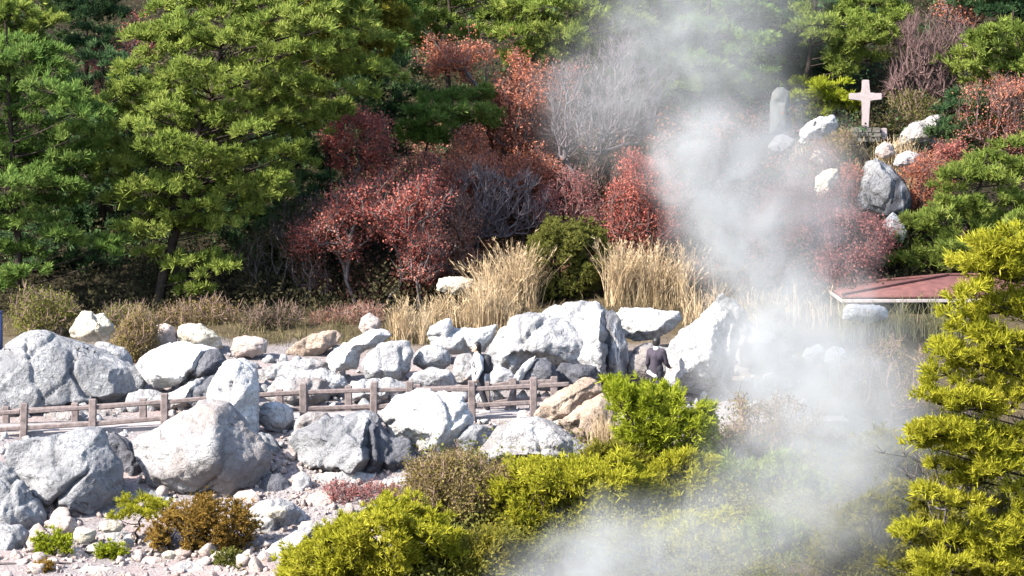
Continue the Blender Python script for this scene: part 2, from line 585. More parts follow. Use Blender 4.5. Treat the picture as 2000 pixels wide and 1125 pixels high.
    return tag(o, label, cat, group)


# ------------------------------------------------------------------ tubes and plants
def tubes(lines, sides=4):
    """lines: list of (points (n,3), radii (n)) -> V, F"""
    Vs, Fs = [], []
    base = 0
    ang = np.arange(sides) * 2 * math.pi / sides
    ca, sa = np.cos(ang), np.sin(ang)
    for P, R in lines:
        P = np.asarray(P, float)
        R = np.asarray(R, float)
        n = len(P)
        t = np.gradient(P, axis=0)
        t /= np.linalg.norm(t, axis=1)[:, None] + 1e-9
        ref = np.where(np.abs(t[:, 2:3]) > .8, np.array([[1.0, 0, 0]]), np.array([[0, 0, 1.0]]))
        a = np.cross(t, ref)
        a /= np.linalg.norm(a, axis=1)[:, None] + 1e-9
        b = np.cross(t, a)
        ring = P[:, None, :] + R[:, None, None] * (a[:, None, :] * ca[None, :, None] + b[:, None, :] * sa[None, :, None])
        Vs.append(ring.reshape(-1, 3))
        idx = base + np.arange(n * sides).reshape(n, sides)
        nx = np.roll(idx, -1, axis=1)
        Fs.append(np.stack([idx[:-1], nx[:-1], nx[1:], idx[1:]], -1).reshape(-1, 4))
        base += n * sides
    return np.concatenate(Vs), np.concatenate(Fs)


def unit(v):
    return v / (np.linalg.norm(v, axis=-1, keepdims=True) + 1e-9)


def needles(rg, C, D, L, W, n, spread=.55):
    """tufts of n needle triangles at C pointing about D"""
    k = len(C)
    c = np.repeat(C, n, 0)
    d = unit(np.repeat(D, n, 0) + rg.normal(0, spread, (k * n, 3)))
    s = unit(np.cross(d, rg.normal(size=(k * n, 3))))
    l = L * rg.uniform(.65, 1.15, (k * n, 1)) * np.repeat(rg.uniform(.6, 1.35, (k, 1)), n, 0)
    V = np.stack([c + s * W * .5, c - s * W * .5, c + d * l + s * W * .22, c + d * l - s * W * .22], 1).reshape(-1, 3)
    i = np.arange(k * n) * 4
    F = np.stack([i, i + 1, i + 3, i + 2], 1)
    return V, F


def leaves(rg, C, size, n, spread):
    k = len(C)
    c = np.repeat(C, n, 0) + rg.normal(0, spread, (k * n, 3))
    d = unit(rg.normal(size=(k * n, 3)) + np.array((0, 0, .35)))
    s = unit(np.cross(d, rg.normal(size=(k * n, 3))))
    l = size * rg.uniform(.6, 1.3, (k * n, 1))
    V = np.stack([c, c + d * l * .5 + s * l * .32, c + d * l, c + d * l * .5 - s * l * .32], 1).reshape(-1, 3)
    i = np.arange(k * n) * 4
    F = np.stack([i, i + 1, i + 2, i + 3], 1)
    return V, F


def inside(poly, p):
    poly = np.asarray(poly, float)
    x, y = p[:, 0], p[:, 1]
    r = np.zeros(len(p), bool)
    j = len(poly) - 1
    for i in range(len(poly)):
        xi, yi = poly[i]
        xj, yj = poly[j]
        cnd = ((yi > y) != (yj > y)) & (x < (xj - xi) * (y - yi) / (yj - yi + 1e-9) + xi)
        r ^= cnd
        j = i
    return r


def edge_dist(poly, p):
    poly = np.asarray(poly, float)
    best = np.full(len(p), 1e9)
    for a, b in zip(poly, np.roll(poly, -1, 0)):
        ab = b - a
        t = np.clip(((p - a) @ ab) / (ab @ ab + 1e-9), 0, 1)
        best = np.minimum(best, np.linalg.norm(p - a - t[:, None] * ab, axis=1))
    return best


def crown_points(rg, poly, n, sp=None):
    """n random points inside the outline (or spaced by sp=(dx,dy)), with their inwardness 0..1"""
    poly = np.asarray(poly, float)
    lo, hi = poly.min(0), poly.max(0)
    if sp is None:
        out = np.zeros((0, 2))
        while len(out) < n:
            q = rg.uniform(lo, hi, (n * 3, 2))
            out = np.concatenate([out, q[inside(poly, q)]])
        out = out[:n]
    else:
        q = rg.uniform(lo, hi, (6000, 2))
        q = q[inside(poly, q)]
        keep = []
        sc = np.array(sp, float)
        for p in q:
            if not keep or (((np.array(keep) - p) / sc) ** 2).sum(1).min() > 1:
                keep.append(p)
        out = np.array(keep)
    e = edge_dist(poly, out)
    return out, np.clip(e / (min(hi - lo) * .5), 0, 1)


def pine(label, poly, Y, Rd, mat, base, top, sp=(40, 24), pad=(44, 18), tuft=.19, n_need=14, dens=1.4, extra=(), cat='pine tree', name='pine_tree', group=None,
         width=.031, trunk_r=.11, spread=.55, back=.8, flat=1.0):
    """pine: tapered trunk, limbs, and flat pads of needle tufts that fill the crown's outline"""
    rg = rng_of(label)
    s = S(Y)
    if base[1] is None:
        bx = (base[0] - CX) / s
        b = np.array((bx, Y, gz(bx, Y) - .15))
    else:
        b = at(base[0], base[1], Y)
        b[2] = min(b[2], gz(b[0], Y)) - .12
    t = at(top[0], top[1], Y)
    nn = 9
    tr = b + (t - b) * np.linspace(0, 1, nn)[:, None]
    tr[1:-1] += rg.normal(0, .05, (nn - 2, 3)) * np.array((1, 1, 0))
    lines = [(tr, np.linspace(trunk_r, trunk_r * .22, nn))]
    pads = []
    if poly is not None:
        p2, e = crown_points(rg, poly, 0, sp)
        for (px, py), ee in zip(p2, e):
            dmax = Rd * math.sqrt(max(0.05, 1 - (1 - min(1, ee * 1.6)) ** 2))
            pads.append((px, py, pad[0] * rg.uniform(.7, 1.25), pad[1] * rg.uniform(.75, 1.3), rg.uniform(-1, back) * dmax))
    for ex in extra:
        pads.append(ex if len(ex) == 5 else (*ex, rg.uniform(-.35, .2) * Rd))
    Cs, Ds = [], []
    for px, py, rx, ry, off in pads:
        px, py = px + rg.normal(0, rx * .14), py + rg.normal(0, ry * .25)
        tx, ty = rg.normal(0, .22), rg.normal(0, .2)
        y = Y + off
        c = at(px, py, y)
        a, h = rx / S(y), ry / S(y)
        bdep = a * .9
        # limb
        hd = math.hypot(c[0] - np.interp(c[2], tr[:, 2], tr[:, 0]), off)
        zt = min(max(c[2] - .35 * hd, tr[0, 2] + .25), tr[-1, 2])
        p0 = np.array([np.interp(zt, tr[:, 2], tr[:, k]) for k in range(3)])
        p3 = c - np.array((0, 0, h * .5))
        mid = (p0 + p3) / 2 + rg.normal(0, .07, 3) - np.array((0, 0, .08))
        u = np.linspace(0, 1, 6)[:, None]
        cv = (1 - u) ** 2 * p0 + 2 * u * (1 - u) * mid + u ** 2 * p3
        lines.append((cv, np.linspace(.012 + .008 * min(3, hd), .006, 6)))
        n = int(max(10, dens * 62 * a * bdep * 3.1))
        ncl = max(3, n // 6)
        rr = np.sqrt(rg.uniform(0, 1, ncl))
        ph = rg.uniform(0, 6.283, ncl)
        zz = h * flat * (np.sqrt(np.clip(1 - rr ** 2, 0, 1)) * rg.uniform(-.25, 1, ncl) - .15 * rr)
        cl = np.stack([a * rr * np.cos(ph), bdep * rr * np.sin(ph), zz], 1)
        cl[:, 2] += cl[:, 0] * tx + cl[:, 1] * ty
        cl += .10 * np.stack([pnoise(cl * 3 + px), pnoise(cl * 3 + py), pnoise(cl * 3 + 5)], 1)
        dr = unit(np.stack([rr * np.cos(ph) * .9, rr * np.sin(ph) * .9, np.full(ncl, .75)], 1))
        # twigs
        for q in range(0, ncl, 2):
            w_ = c + cl[q]
            lines.append((np.stack([p3, (p3 + w_) / 2 + rg.normal(0, .03, 3), w_]), np.array((.010, .007, .005))))
        ci = rg.integers(0, ncl, n)
        P = c + cl[ci] + rg.normal(0, .075, (n, 3)) * np.array((1, 1, .6))
        Cs.append(P)
        Ds.append(unit(dr[ci] + rg.normal(0, .3, (n, 3))))
    C, D = np.concatenate(Cs), np.concatenate(Ds)
    root = empty(name, b, label, cat, group)
    V, F = tubes(lines, 5)
    mesh_np('trunk', V, [F], M['bark'], root, True, b)
    V, F = needles(rg, C, D, tuft, width, n_need, spread)
    mesh_np('crown', V, [F], M[mat], root, False, b)
    return root


def network(rg, roots, tips, jit=.06):
    """join every tip to the nearest node nearer the root; returns lines with radii"""
    tips = np.asarray(tips, float)
    roots = np.asarray(roots, float)
    d0 = np.linalg.norm(tips[:, None] - roots[None], axis=2).min(1)
    tips = tips[np.argsort(d0)]
    d0 = np.sort(d0)
    nodes = list(roots)
    par = [-1] * len(roots)
    dist = [0.0] * len(roots)
    for tp, dd in zip(tips, d0):
        A = np.array(nodes)
        dv = A - tp
        dn = np.linalg.norm(dv, axis=1)
        cost = np.sqrt(1.7 * (dv[:, 0] ** 2 + dv[:, 1] ** 2) + .7 * dv[:, 2] ** 2) + .30 * np.array(dist) + 1.3 * np.clip(dv[:, 2], 0, None)
        j = int(np.argmin(cost))
        seg = dn[j]
        k = max(1, int(seg / .28))
        p = j
        st = A[j]
        for q in range(1, k + 1):
            u = q / k
            pt = st + (tp - st) * u
            if q < k:
                pt = pt + rg.normal(0, jit * min(1, seg), 3) + np.array((0, 0, .10 * seg * math.sin(u * 3.14)))
            nodes.append(pt)
            par.append(p)
            dist.append(dist[p] + seg / k)
            p = len(nodes) - 1
    n = len(nodes)
    cnt = np.ones(n)
    for i in range(n - 1, -1, -1):
        if par[i] >= 0:
            cnt[par[i]] += cnt[i]
    return np.array(nodes), np.array(par), cnt


def ragged(rg, poly, ntip, amp=.26, gap=-.42, out=.14):
    """crown points whose outline is pushed in and out by noise, with gaps and stray shoots"""
    p2, e = crown_points(rg, poly, int(ntip * 1.35))
    ext = (p2.max(0) - p2.min(0)).min()
    q3 = np.concatenate([p2 / (ext * .42), np.full((len(p2), 1), rg.uniform(0, 90))], 1)
    p2 = p2 + ext * amp * np.stack([pnoise(q3), pnoise(q3 + 40)], 1)
    q3 = np.concatenate([p2 / (ext * .24), np.full((len(p2), 1), rg.uniform(0, 90))], 1)
    keep = pnoise(q3) > gap
    p2, e = p2[keep], e[keep]
    cen2 = p2.mean(0)
    far = rg.uniform(0, 1, len(p2)) < out
    p2 = np.where(far[:, None], cen2 + (p2 - cen2) * rg.uniform(1.04, 1.3, (len(p2), 1)), p2)
    return p2, e


def shrub(label, poly, Y, Rd, bases, ntip, twig='bark_grey', leaf=None, lsize=.075, lper=10, lspread=.09, rt=.006, rmax=.05, cat='shrub', name='shrub', group=None,
          front=1.0, pw=.45, leaf_frac=1.0, spray=5, slen=.26):
    rg = rng_of(label)
    s = S(Y)
    p2, e = ragged(rg, poly, ntip)
    tips = []
    for (px, py), ee in zip(p2, e):
        dm = Rd * math.sqrt(max(.04, 1 - (1 - min(1, ee * 1.5)) ** 2))
        tips.append(at(px, py, Y + rg.uniform(-1, front) * dm))
    tips = np.array(tips)
    roots = []
    for bx, by in bases:
        b = at(bx, by, Y)
        b[1] += rg.uniform(-.15, .15)
        b[2] = min(b[2], gz(b[0], b[1]) + .05) - .08
        roots.append(b)
    nodes, par, cnt = network(rg, roots, tips)
    rad = np.minimum(rt * cnt ** pw, rmax)
    lines = []
    for i in range(len(nodes)):
        if par[i] >= 0:
            a = nodes[par[i]]
            lines.append((np.stack([a, nodes[i]]), np.array((min(rad[par[i]], rad[i] * 1.5), rad[i]))))
    root = empty(name, roots[0], label, cat, group)
    for r_ in roots[1:]:
        lines.append((np.stack([roots[0], r_]) - np.array((0, 0, .03)), np.array((.03, .03))))
    V, F = tubes(lines, 4)
    Fl = [F]
    if spray:
        spray = spray if not leaf else 2
        # fine twigs fanning from every branch end, along the way the branch grows
        pi = np.where(par < 0, 0, par)
        gd = unit(nodes - nodes[pi])
        q = (par >= 0) & (cnt < 14)
        C = nodes[q]
        D = unit(gd[q] * .8 + np.array((0, 0, .45)))
        v2, f2 = needles(rg, C, D, slen, .013, spray, .38)
        Fl.append(f2 + len(V))
        V = np.concatenate([V, v2])
    mesh_np('stem', V, Fl, M[twig], root, False, roots[0])
    if leaf:
        C = tips if leaf_frac >= 1 else tips[rg.uniform(0, 1, len(tips)) < leaf_frac]
        V, F = leaves(rg, C, lsize * .92, int(lper * 2.1), lspread * 1.15)
        mesh_np('foliage', V, [F], M[leaf], root, False, roots[0])
    return root


def needle_bush(label, poly, Y, Rd, bases, ntip, leaf, tuft=.14, n_need=13, per=3, width=.026, twig='bark', cat='bush', name='bush', group=None, spread=.6, rmax=.04, jitter=.08):
    """low bush: branching stems with a needle tuft cluster on each tip"""
    rg = rng_of(label)
    p2, e = ragged(rg, poly, ntip, .15, -.55, .08)
    tips = []
    for (px, py), ee in zip(p2, e):
        dm = Rd * math.sqrt(max(.04, 1 - (1 - min(1, ee * 1.5)) ** 2))
        tips.append(at(px, py, Y + rg.uniform(-1, .8) * dm))
    tips = np.array(tips)
    # gather tips into clumps so that light and dark masses form
    ncl = max(4, ntip // 14)
    cen = tips[rg.choice(len(tips), ncl, replace=False)]
    dd = np.linalg.norm(tips[:, None] - cen[None], axis=2)
    near = cen[dd.argmin(1)]
    tips = tips + (near - tips) * .38 * np.array((1, 1, .9))
    roots = []
    for bx, by in bases:
        b = at(bx, by, Y)
        b[2] = min(b[2], gz(b[0], b[1]) + .05) - .08
        roots.append(b)
    nodes, par, cnt = network(rg, roots, tips)
    rad = np.minimum(.005 * cnt ** .42, rmax)
    lines = [(np.stack([nodes[par[i]], nodes[i]]), np.array((min(rad[par[i]], rad[i] * 1.5), rad[i]))) for i in range(len(nodes)) if par[i] >= 0]
    lines += [(np.stack([roots[0], r_]) - np.array((0, 0, .03)), np.array((.03, .03))) for r_ in roots[1:]]
    root = empty(name, roots[0], label, cat, group)
    V, F = tubes(lines, 4)
    mesh_np('stem', V, [F], M[twig], root, True, roots[0])
    C = np.repeat(tips, per, 0) + rg.normal(0, jitter, (len(tips) * per, 3))
    cc = tips.mean(0)
    D = unit(unit(C - cc) * .7 + np.array((0, 0, .7)) + rg.normal(0, .3, C.shape))
    V, F = needles(rg, C, D, tuft, width, n_need, spread)
    mesh_np('foliage', V, [F], M[leaf], root, False, roots[0])
    return root


def blades(rg, B, H, W, lean, plume=0.0):
    """curved grass blades (2 quads) with optional feathery heads"""
    n = len(B)
    ph = rg.uniform(0, 6.283, n)
    ln = rg.uniform(.05, 1, n)[:, None] ** 1.5 * lean * 1.9
    dr = np.stack([np.cos(ph), np.sin(ph), np.zeros(n)], 1)
    sd = np.stack([-np.sin(ph), np.cos(ph), np.zeros(n)], 1)
    tw = rg.uniform(0, 3.14, n)
    sd = unit(sd * np.cos(tw)[:, None] + dr * np.sin(tw)[:, None])
    H = H[:, None]
    up = np.array((0, 0, 1.0))
    p1 = B + up * H * .55 + dr * H * ln * .25
    p2 = B + up * H * .98 + dr * H * ln * .75
    w = W
    V = np.stack([B - sd * w, B + sd * w, p1 - sd * w * .8, p1 + sd * w * .8, p2 - sd * w * .25, p2 + sd * w * .25], 1).reshape(-1, 3)
    i = np.arange(n) * 6
    F = np.concatenate([np.stack([i, i + 1, i + 3, i + 2], 1), np.stack([i + 2, i + 3, i + 5, i + 4], 1)])
    if plume > 0:
        q = rg.uniform(0, 1, n) < plume
        C = np.repeat(p2[q], 9, 0)
        D = np.repeat(unit(p2[q] - p1[q]), 9, 0)
        C = C - D * rg.uniform(0, .28, (len(C), 1))
        v2, f2 = needles(rg, C, D, .10, .02, 1, .35)
        F2 = f2 + len(V)
        V = np.concatenate([V, v2])
        F = np.concatenate([F, F2])
    return V, F


def grass(label, areas, mat, W=.011, lean=.45, plume=0.0, cat='grass', name='pampas_grass', group=None, stuff=False):
    """areas: (px0, px1, py_base, Y, depth, h0, h1, n) heights in metres"""
    rg = rng_of(label)
    Vs, Fs, k = [], [], 0
    for px0, px1, pyb, Y, dep, h0, h1, n in areas:
        px = rg.uniform(px0, px1, n)
        # a few tussocks
        nt_ = max(2, int((px1 - px0) / 22))
        tc = rg.uniform(px0, px1, nt_)
        j = rg.integers(0, nt_, n)
        m_ = rg.uniform(0, 1, n) < .65
        px = np.where(m_, tc[j] + rg.normal(0, 6, n), px)
        y = Y + rg.uniform(-dep, dep, n)
        B = np.array([at(a, pyb, b) for a, b in zip(px, y)])
        B[:, 2] = ground_z(B[:, 0], B[:, 1]) - .04
        hh = np.where(m_, rg.uniform(.75, 1.15, nt_)[j], .9)
        env = 1 + .55 * pnoise(np.stack([px / 26.0, y * 1.5, np.full(n, Y)], 1)) + .35 * pnoise(np.stack([px / 75.0, y * .5, np.full(n, Y + 7)], 1))
        H = rg.uniform(h0, h1, n) * hh * env * .88
        v, f = blades(rg, B, H, W, lean, plume)
        Vs.append(v)
        Fs.append(f + k)
        k += len(v)
    V = np.concatenate(Vs)
    org = V[np.argmin(V[:, 2])] * 0 + np.array((V[:, 0].mean(), V[:, 1].mean(), V[:, 2].min()))
    o = mesh_np(name, V, [np.concatenate(Fs)], M[mat], None, False, org)
    return tag(o, label, cat, group, 'stuff' if stuff else None)
#@@SCENE@@
# ------------------------------------------------------------------ the rock field
RF = 'boulders of the bleached rock field'
RU = 'rocks below the cross'
rock('big rounded grey boulder with a diagonal crack behind the fence at far left',
     [(-40, 800), (-40, 700), (0, 690), (12, 670), (30, 658), (48, 651), (69, 648), (92, 651), (120, 662), (148, 667), (176, 676), (205, 688), (231, 700), (254, 716), (280, 729), (282, 746), (272, 764), (254, 782), (196, 800), (120, 812), (30, 812)],
     83, 'rock_grey', [(106, 668, .45), (62, 694, .95), (8, 742, 1.1), (-25, 770, .9), (30, 800, 1.0), (140, 700, .85), (120, 780, 1.0), (165, 692, .7), (215, 712, .75), (235, 762, .75), (185, 775, .85)],
     [(.05, .10, [(106, 659), (65, 689), (7, 739)]), (.07, .20, [(148, 686), (152, 718), (173, 755), (200, 782)])], group=RF, rough=.8)
rock('small knobbly white rock on the shoulder of the big cracked boulder', [(178, 690), (183, 672), (200, 667), (222, 672), (240, 678), (258, 700), (262, 722), (240, 722), (205, 705)], 83.6, 'rock_white', group=RF, cat='rock', name='rock')
rock('pale yellowish rock among dry brush left of the lone bush', [(128, 646), (143, 624), (159, 607), (176, 608), (185, 618), (201, 614), (212, 624), (224, 636), (226, 654), (208, 668), (176, 668), (140, 660)], 86, 'rock_cream', group=RF, cat='rock', name='rock')
rock('pinkish stone under the pine trunk', [(288, 650), (296, 636), (320, 631), (340, 636), (348, 655), (345, 680), (300, 682)], 86, 'rock_pink', group=RF, cat='rock', name='rock')
rock('cream white rock under the big pine in dry grass', [(346, 650), (352, 636), (370, 632), (393, 632), (412, 645), (430, 660), (436, 680), (400, 684), (350, 676)], 86, 'rock_cream', group=RF, cat='rock', name='rock')
rock('low beige rock with shaded underside in dry grass', [(446, 678), (455, 662), (480, 656), (508, 658), (526, 668), (524, 688), (490, 698), (455, 696)], 85.5, 'rock_pink', group=RF, cat='rock', name='rock')
rock('long low brown rock lying in the dry grass', [(556, 690), (572, 672), (598, 656), (630, 647), (656, 645), (668, 656), (655, 672), (630, 690), (590, 702)], 86, 'rock_tan', group=RF, cat='rock', name='rock')
rock('small pink beige stone beside the straw tussocks', [(700, 640), (706, 622), (722, 611), (738, 618), (746, 636), (735, 650), (708, 650)], 87, 'rock_pink', group=RF, cat='rock', name='rock')
rock('white boulder behind the fence with a dark angular rock against its right end', [(267, 714), (284, 692), (313, 674), (348, 665), (391, 673), (427, 679), (440, 700), (445, 722), (418, 730), (373, 738), (338, 755), (303, 755), (284, 738)],  # its right end shade is added by the dark piece that follows
     82.8, 'rock_bright', [(396, 680, .65), (374, 712, 1.0), (366, 730, .75), (330, 688, .45), (312, 730, .7), (428, 706, .06)], [(.03, .05, [(300, 680), (290, 700), (296, 730)])], group=RF, rough=.8)
rock('dark angular rock against the right end of a white boulder behind the fence', [(374, 732), (388, 704), (404, 684), (426, 680), (441, 700), (446, 724), (418, 732), (385, 740)], 82.1, 'rock_dark', [(405, 700, .25), (400, 722, .3), (428, 705, .2)], group=RF, cat='rock', name='rock')  # white boulder's shaded right face, put in as a dark coloured piece
rock('dark grey slab just above the fence rail left of the tall white boulder', [(362, 790), (380, 762), (404, 738), (430, 730), (449, 730), (454, 772), (442, 796), (400, 798)], 81.55, 'rock_dark', [(400, 760, .2), (425, 750, .2), (420, 780, .25)], group=RF, cat='rock', name='rock')  # added dark piece: shade on the right half of the white slab below
rock('white slab wedged below the white boulder that has a dark rock on its right', [(278, 775), (335, 764), (368, 744), (400, 729), (447, 723), (452, 772), (440, 795), (330, 798), (284, 795)],  # its right half is shaded by the added dark slab above
     82.2, 'rock_white', [(335, 775, .4), (378, 748, .7), (362, 778, .9), (425, 735, .05), (425, 775, .1)], group=RF)
rock('tall white boulder standing behind the biggest white boulder', [(400, 840), (412, 760), (432, 712), (446, 702), (470, 704), (486, 715), (499, 733), (506, 770), (505, 842), (490, 880)],
     78.6, 'rock_bright', [(455, 730, .35), (480, 760, .4), (450, 800, .5), (490, 800, .2)], group=RF)
rock('biggest white boulder with brownish shaded right side in front of the fence',
     [(262, 860), (320, 829), (377, 797), (391, 783), (419, 778), (448, 785), (473, 815), (498, 842), (521, 867), (527, 896), (522, 931), (501, 972), (476, 985), (441, 983), (412, 967), (377, 967), (345, 975), (331, 963), (309, 956), (292, 938), (284, 910), (270, 885)],
     77, 'rock_pied', [(425, 797, .55), (421, 850, 1.05), (418, 896, 1.2), (438, 938, 1.05), (450, 970, .6), (330, 868, .55), (305, 915, .6), (360, 930, .95), (395, 952, .75), (490, 890, .55), (480, 945, .55)],
     [(.035, .07, [(284, 890), (310, 893), (345, 900)]), (.04, .10, [(331, 965), (350, 955), (370, 962)])], group=RF)
rock('angular grey boulder split by a dark diagonal crack at lower left',
     [(7, 893), (21, 868), (80, 852), (149, 840), (199, 839), (213, 867), (242, 903), (249, 938), (250, 972), (222, 995), (211, 1038), (171, 1030), (156, 1044), (88, 1036), (92, 1002), (60, 967), (43, 938), (30, 915)],
     76, 'rock_grey', [(120, 865, .45), (165, 880, .65), (110, 925, .8), (80, 960, .7), (185, 915, .85), (150, 975, .85), (120, 1015, .65), (222, 955, .5), (190, 1005, .55)],
     [(.05, .24, [(182, 908), (150, 938), (116, 974), (96, 1010), (86, 1036)]), (.03, .06, [(40, 915), (90, 905), (130, 888)])], group=RF, rough=.85)
rock('dark craggy rock in the gap left of the biggest white boulder', [(200, 850), (222, 842), (242, 850), (270, 880), (282, 915), (300, 945), (312, 962), (290, 985), (252, 985), (240, 940), (225, 890)], 77.6, 'rock_dark', group=RF, cat='rock', name='rock')  # shadow of the recess between boulders, put into a dark rock colour
rock('small white rock at the foot of a fence post above the split boulder', [(150, 862), (156, 845), (175, 835), (198, 836), (212, 850), (208, 866), (175, 872)], 78, 'rock_white', group=RF, cat='rock', name='rock')
rock('small grey rock at the left edge above a smooth grey boulder', [(-30, 945), (-30, 905), (0, 900), (25, 908), (40, 925), (44, 945), (10, 955)], 75.8, 'rock_grey', group=RF, cat='rock', name='rock')
rock('smooth pale grey boulder at the left edge below the split boulder', [(-40, 1035), (-40, 945), (0, 935), (43, 940), (62, 965), (92, 1004), (88, 1030), (62, 1048), (0, 1050)], 75, 'rock_grey', [(40, 952, .3), (50, 995, .6), (10, 985, .65), (20, 1030, .6), (70, 1020, .3)], group=RF)
rock('grey boulder at the bottom left corner', [(-40, 1110), (-40, 1030), (0, 1022), (40, 1025), (57, 1042), (59, 1080), (40, 1108), (0, 1115)], 73.6, 'rock_grey', [(30, 1035, .3), (22, 1062, .5), (40, 1090, .3), (-5, 1085, .5)], group=RF)
rock('blue grey rock with white cap right of the tall white boulder', [(505, 800), (515, 788), (535, 784), (560, 792), (572, 803), (574, 830), (560, 842), (520, 842), (507, 825)], 79.0, 'rock_white', group=RF, cat='rock', name='rock')
rock('dark slab in deep shade right of the biggest white boulder', [(505, 845), (522, 838), (562, 840), (582, 880), (600, 925), (560, 935), (528, 925), (515, 890)], 79.2, 'rock_dark', [(535, 860, .1), (560, 900, .12), (540, 915, .1)], group=RF, cat='rock', name='rock')  # the gap's shadow is put into this slab's dark colour
rock('grooved grey boulder in front of the fence beside the blue black jagged rock',  # its right face shade is the added dark piece after it
     [(562, 860), (578, 840), (640, 815), (700, 801), (725, 801), (739, 810), (746, 835), (767, 856), (800, 858), (814, 885), (826, 912), (814, 926), (774, 940), (735, 935), (689, 920), (650, 928), (596, 922), (580, 890)],
     78, 'rock_grey', [(720, 812, .8), (710, 848, 1.35), (714, 880, 1.6), (690, 914, 1.4), (640, 850, .75), (620, 900, .85), (660, 900, 1.2), (758, 885, .15), (738, 915, .2), (790, 895, .22)],
     [(.035, .09, [(700, 815), (665, 850), (640, 885)]), (.03, .07, [(718, 840), (690, 870), (660, 905)]), (.03, .07, [(650, 840), (622, 868)]), (.03, .08, [(745, 850), (735, 890), (745, 930)])], group=RF, edge=.05)
rock('blue black jagged rock leaning on the right side of the grooved grey boulder', [(712, 850), (722, 812), (732, 804), (741, 812), (747, 836), (768, 857), (800, 859), (815, 886), (828, 912), (816, 928), (775, 942), (735, 938), (692, 922), (712, 885)],  # grooved boulder's shaded right face, added as a dark coloured piece
     77.3, 'rock_dark', [(730, 840, .35), (735, 890, .6), (765, 900, .45), (795, 895, .25), (720, 915, .5), (775, 875, .15)], [(.04, .12, [(735, 830), (750, 870), (755, 930)])], group=RF)
rock('bright white boulder breaking through the fence line at centre', [(742, 805), (775, 778), (815, 763), (870, 764), (905, 775), (925, 800), (926, 830), (908, 860), (890, 893), (845, 890), (800, 862), (765, 855)],
     78.2, 'rock_bright', [(820, 780, .4), (880, 785, .45), (800, 825, .6), (860, 835, .75), (900, 820, .5), (850, 870, .5)], group=RF)
rock('grey brown pitted rock below the person with a backpack', [(872, 893), (885, 865), (905, 842), (925, 828), (950, 832), (953, 860), (938, 897)], 77.8, 'rock_grey', group=RF, cat='rock', name='rock')
rock('pitted white boulder below the end of the fence', [(934, 880), (952, 856), (970, 836), (1005, 822), (1048, 818), (1084, 828), (1123, 858), (1155, 878), (1150, 905), (1080, 912), (1000, 908), (945, 902)],
     77, 'rock_pied', [(985, 850, .4), (1030, 838, .45), (1090, 850, .5), (970, 885, .5), (1030, 880, .75), (1100, 885, .6)], group=RF)
rock('small beige knob of rock at the last fence post', [(1004, 830), (1012, 805), (1028, 800), (1040, 812), (1046, 832), (1025, 840)], 78.3, 'rock_pink', group=RF, cat='rock', name='rock')
rock('tilted tan slab leaning at the end of the fence', [(1040, 812), (1060, 785), (1141, 735), (1165, 742), (1178, 762), (1150, 792), (1100, 818), (1075, 824)],
     78.0, 'rock_tan', [(1080, 795, .25), (1140, 755, .28), (1160, 765, .2), (1105, 805, .25)], [(.025, .04, [(1070, 800), (1120, 772), (1160, 750)])], group=RF, bulk=.5)
rock('lower tan slab with a dark notch beside the bright green pine bush', [(1085, 828), (1140, 785), (1180, 765), (1200, 800), (1214, 865), (1180, 885), (1150, 872), (1123, 848)],
     77.7, 'rock_tan', [(1130, 815, .25), (1165, 800, .35), (1180, 850, .35), (1150, 845, .3)], [(.04, .12, [(1118, 838), (1128, 825), (1130, 810)])], group=RF, bulk=.5)
rock('broad white boulder in front of the tall white one at centre', [(942, 715), (957, 682), (977, 645), (998, 620), (1034, 615), (1078, 618), (1112, 632), (1142, 655), (1162, 690), (1164, 722), (1095, 712), (1043, 698), (1000, 735), (970, 724)],
     84, 'rock_white', [(1010, 640, .5), (1070, 640, .6), (1120, 668, .55), (985, 690, .6), (1050, 675, .85), (1110, 700, .5), (1000, 712, .4)],
     [(.03, .06, [(962, 690), (985, 650), (1000, 625)]), (.03, .05, [(1000, 690), (1050, 688), (1090, 700)])], group=RF)
rock('tall white boulder rising behind the broad one at centre', [(1058, 612), (1080, 598), (1105, 590), (1158, 585), (1190, 595), (1212, 622), (1222, 655), (1228, 694), (1220, 735), (1160, 735), (1100, 700)],
     84.7, 'rock_white', [(1172, 602, .9), (1167, 640, 1.5), (1166, 690, 1.75), (1170, 722, 1.5), (1105, 610, .55), (1130, 640, .9), (1120, 690, 1.0), (1212, 670, .10), (1210, 710, .12)],
     [(.03, .06, [(1195, 610), (1200, 650), (1198, 700)]), (.03, .05, [(1210, 640), (1214, 700)])], group=RF, rough=.8)
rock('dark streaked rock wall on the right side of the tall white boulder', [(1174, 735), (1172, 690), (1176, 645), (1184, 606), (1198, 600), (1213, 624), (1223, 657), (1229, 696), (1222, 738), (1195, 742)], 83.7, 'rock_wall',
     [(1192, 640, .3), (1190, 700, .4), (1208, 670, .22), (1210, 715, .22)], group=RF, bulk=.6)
rock('white ledge of rock left of the broad white boulder', [(831, 655), (842, 638), (856, 630), (878, 623), (892, 640), (930, 642), (970, 636), (960, 662), (948, 688), (915, 690), (881, 695), (845, 680)], 84.8, 'rock_bright', [(865, 640, .35), (905, 655, .4), (945, 652, .35), (880, 675, .5), (925, 675, .45)], group=RF)
rock('white slab with a dark overhang beside the straw grass', [(640, 700), (660, 678), (700, 655), (725, 641), (753, 639), (768, 655), (740, 674), (705, 690), (697, 720), (650, 728)], 84, 'rock_bright', [(690, 672, .35), (735, 652, .35), (672, 705, .45), (720, 668, .35)], group=RF)
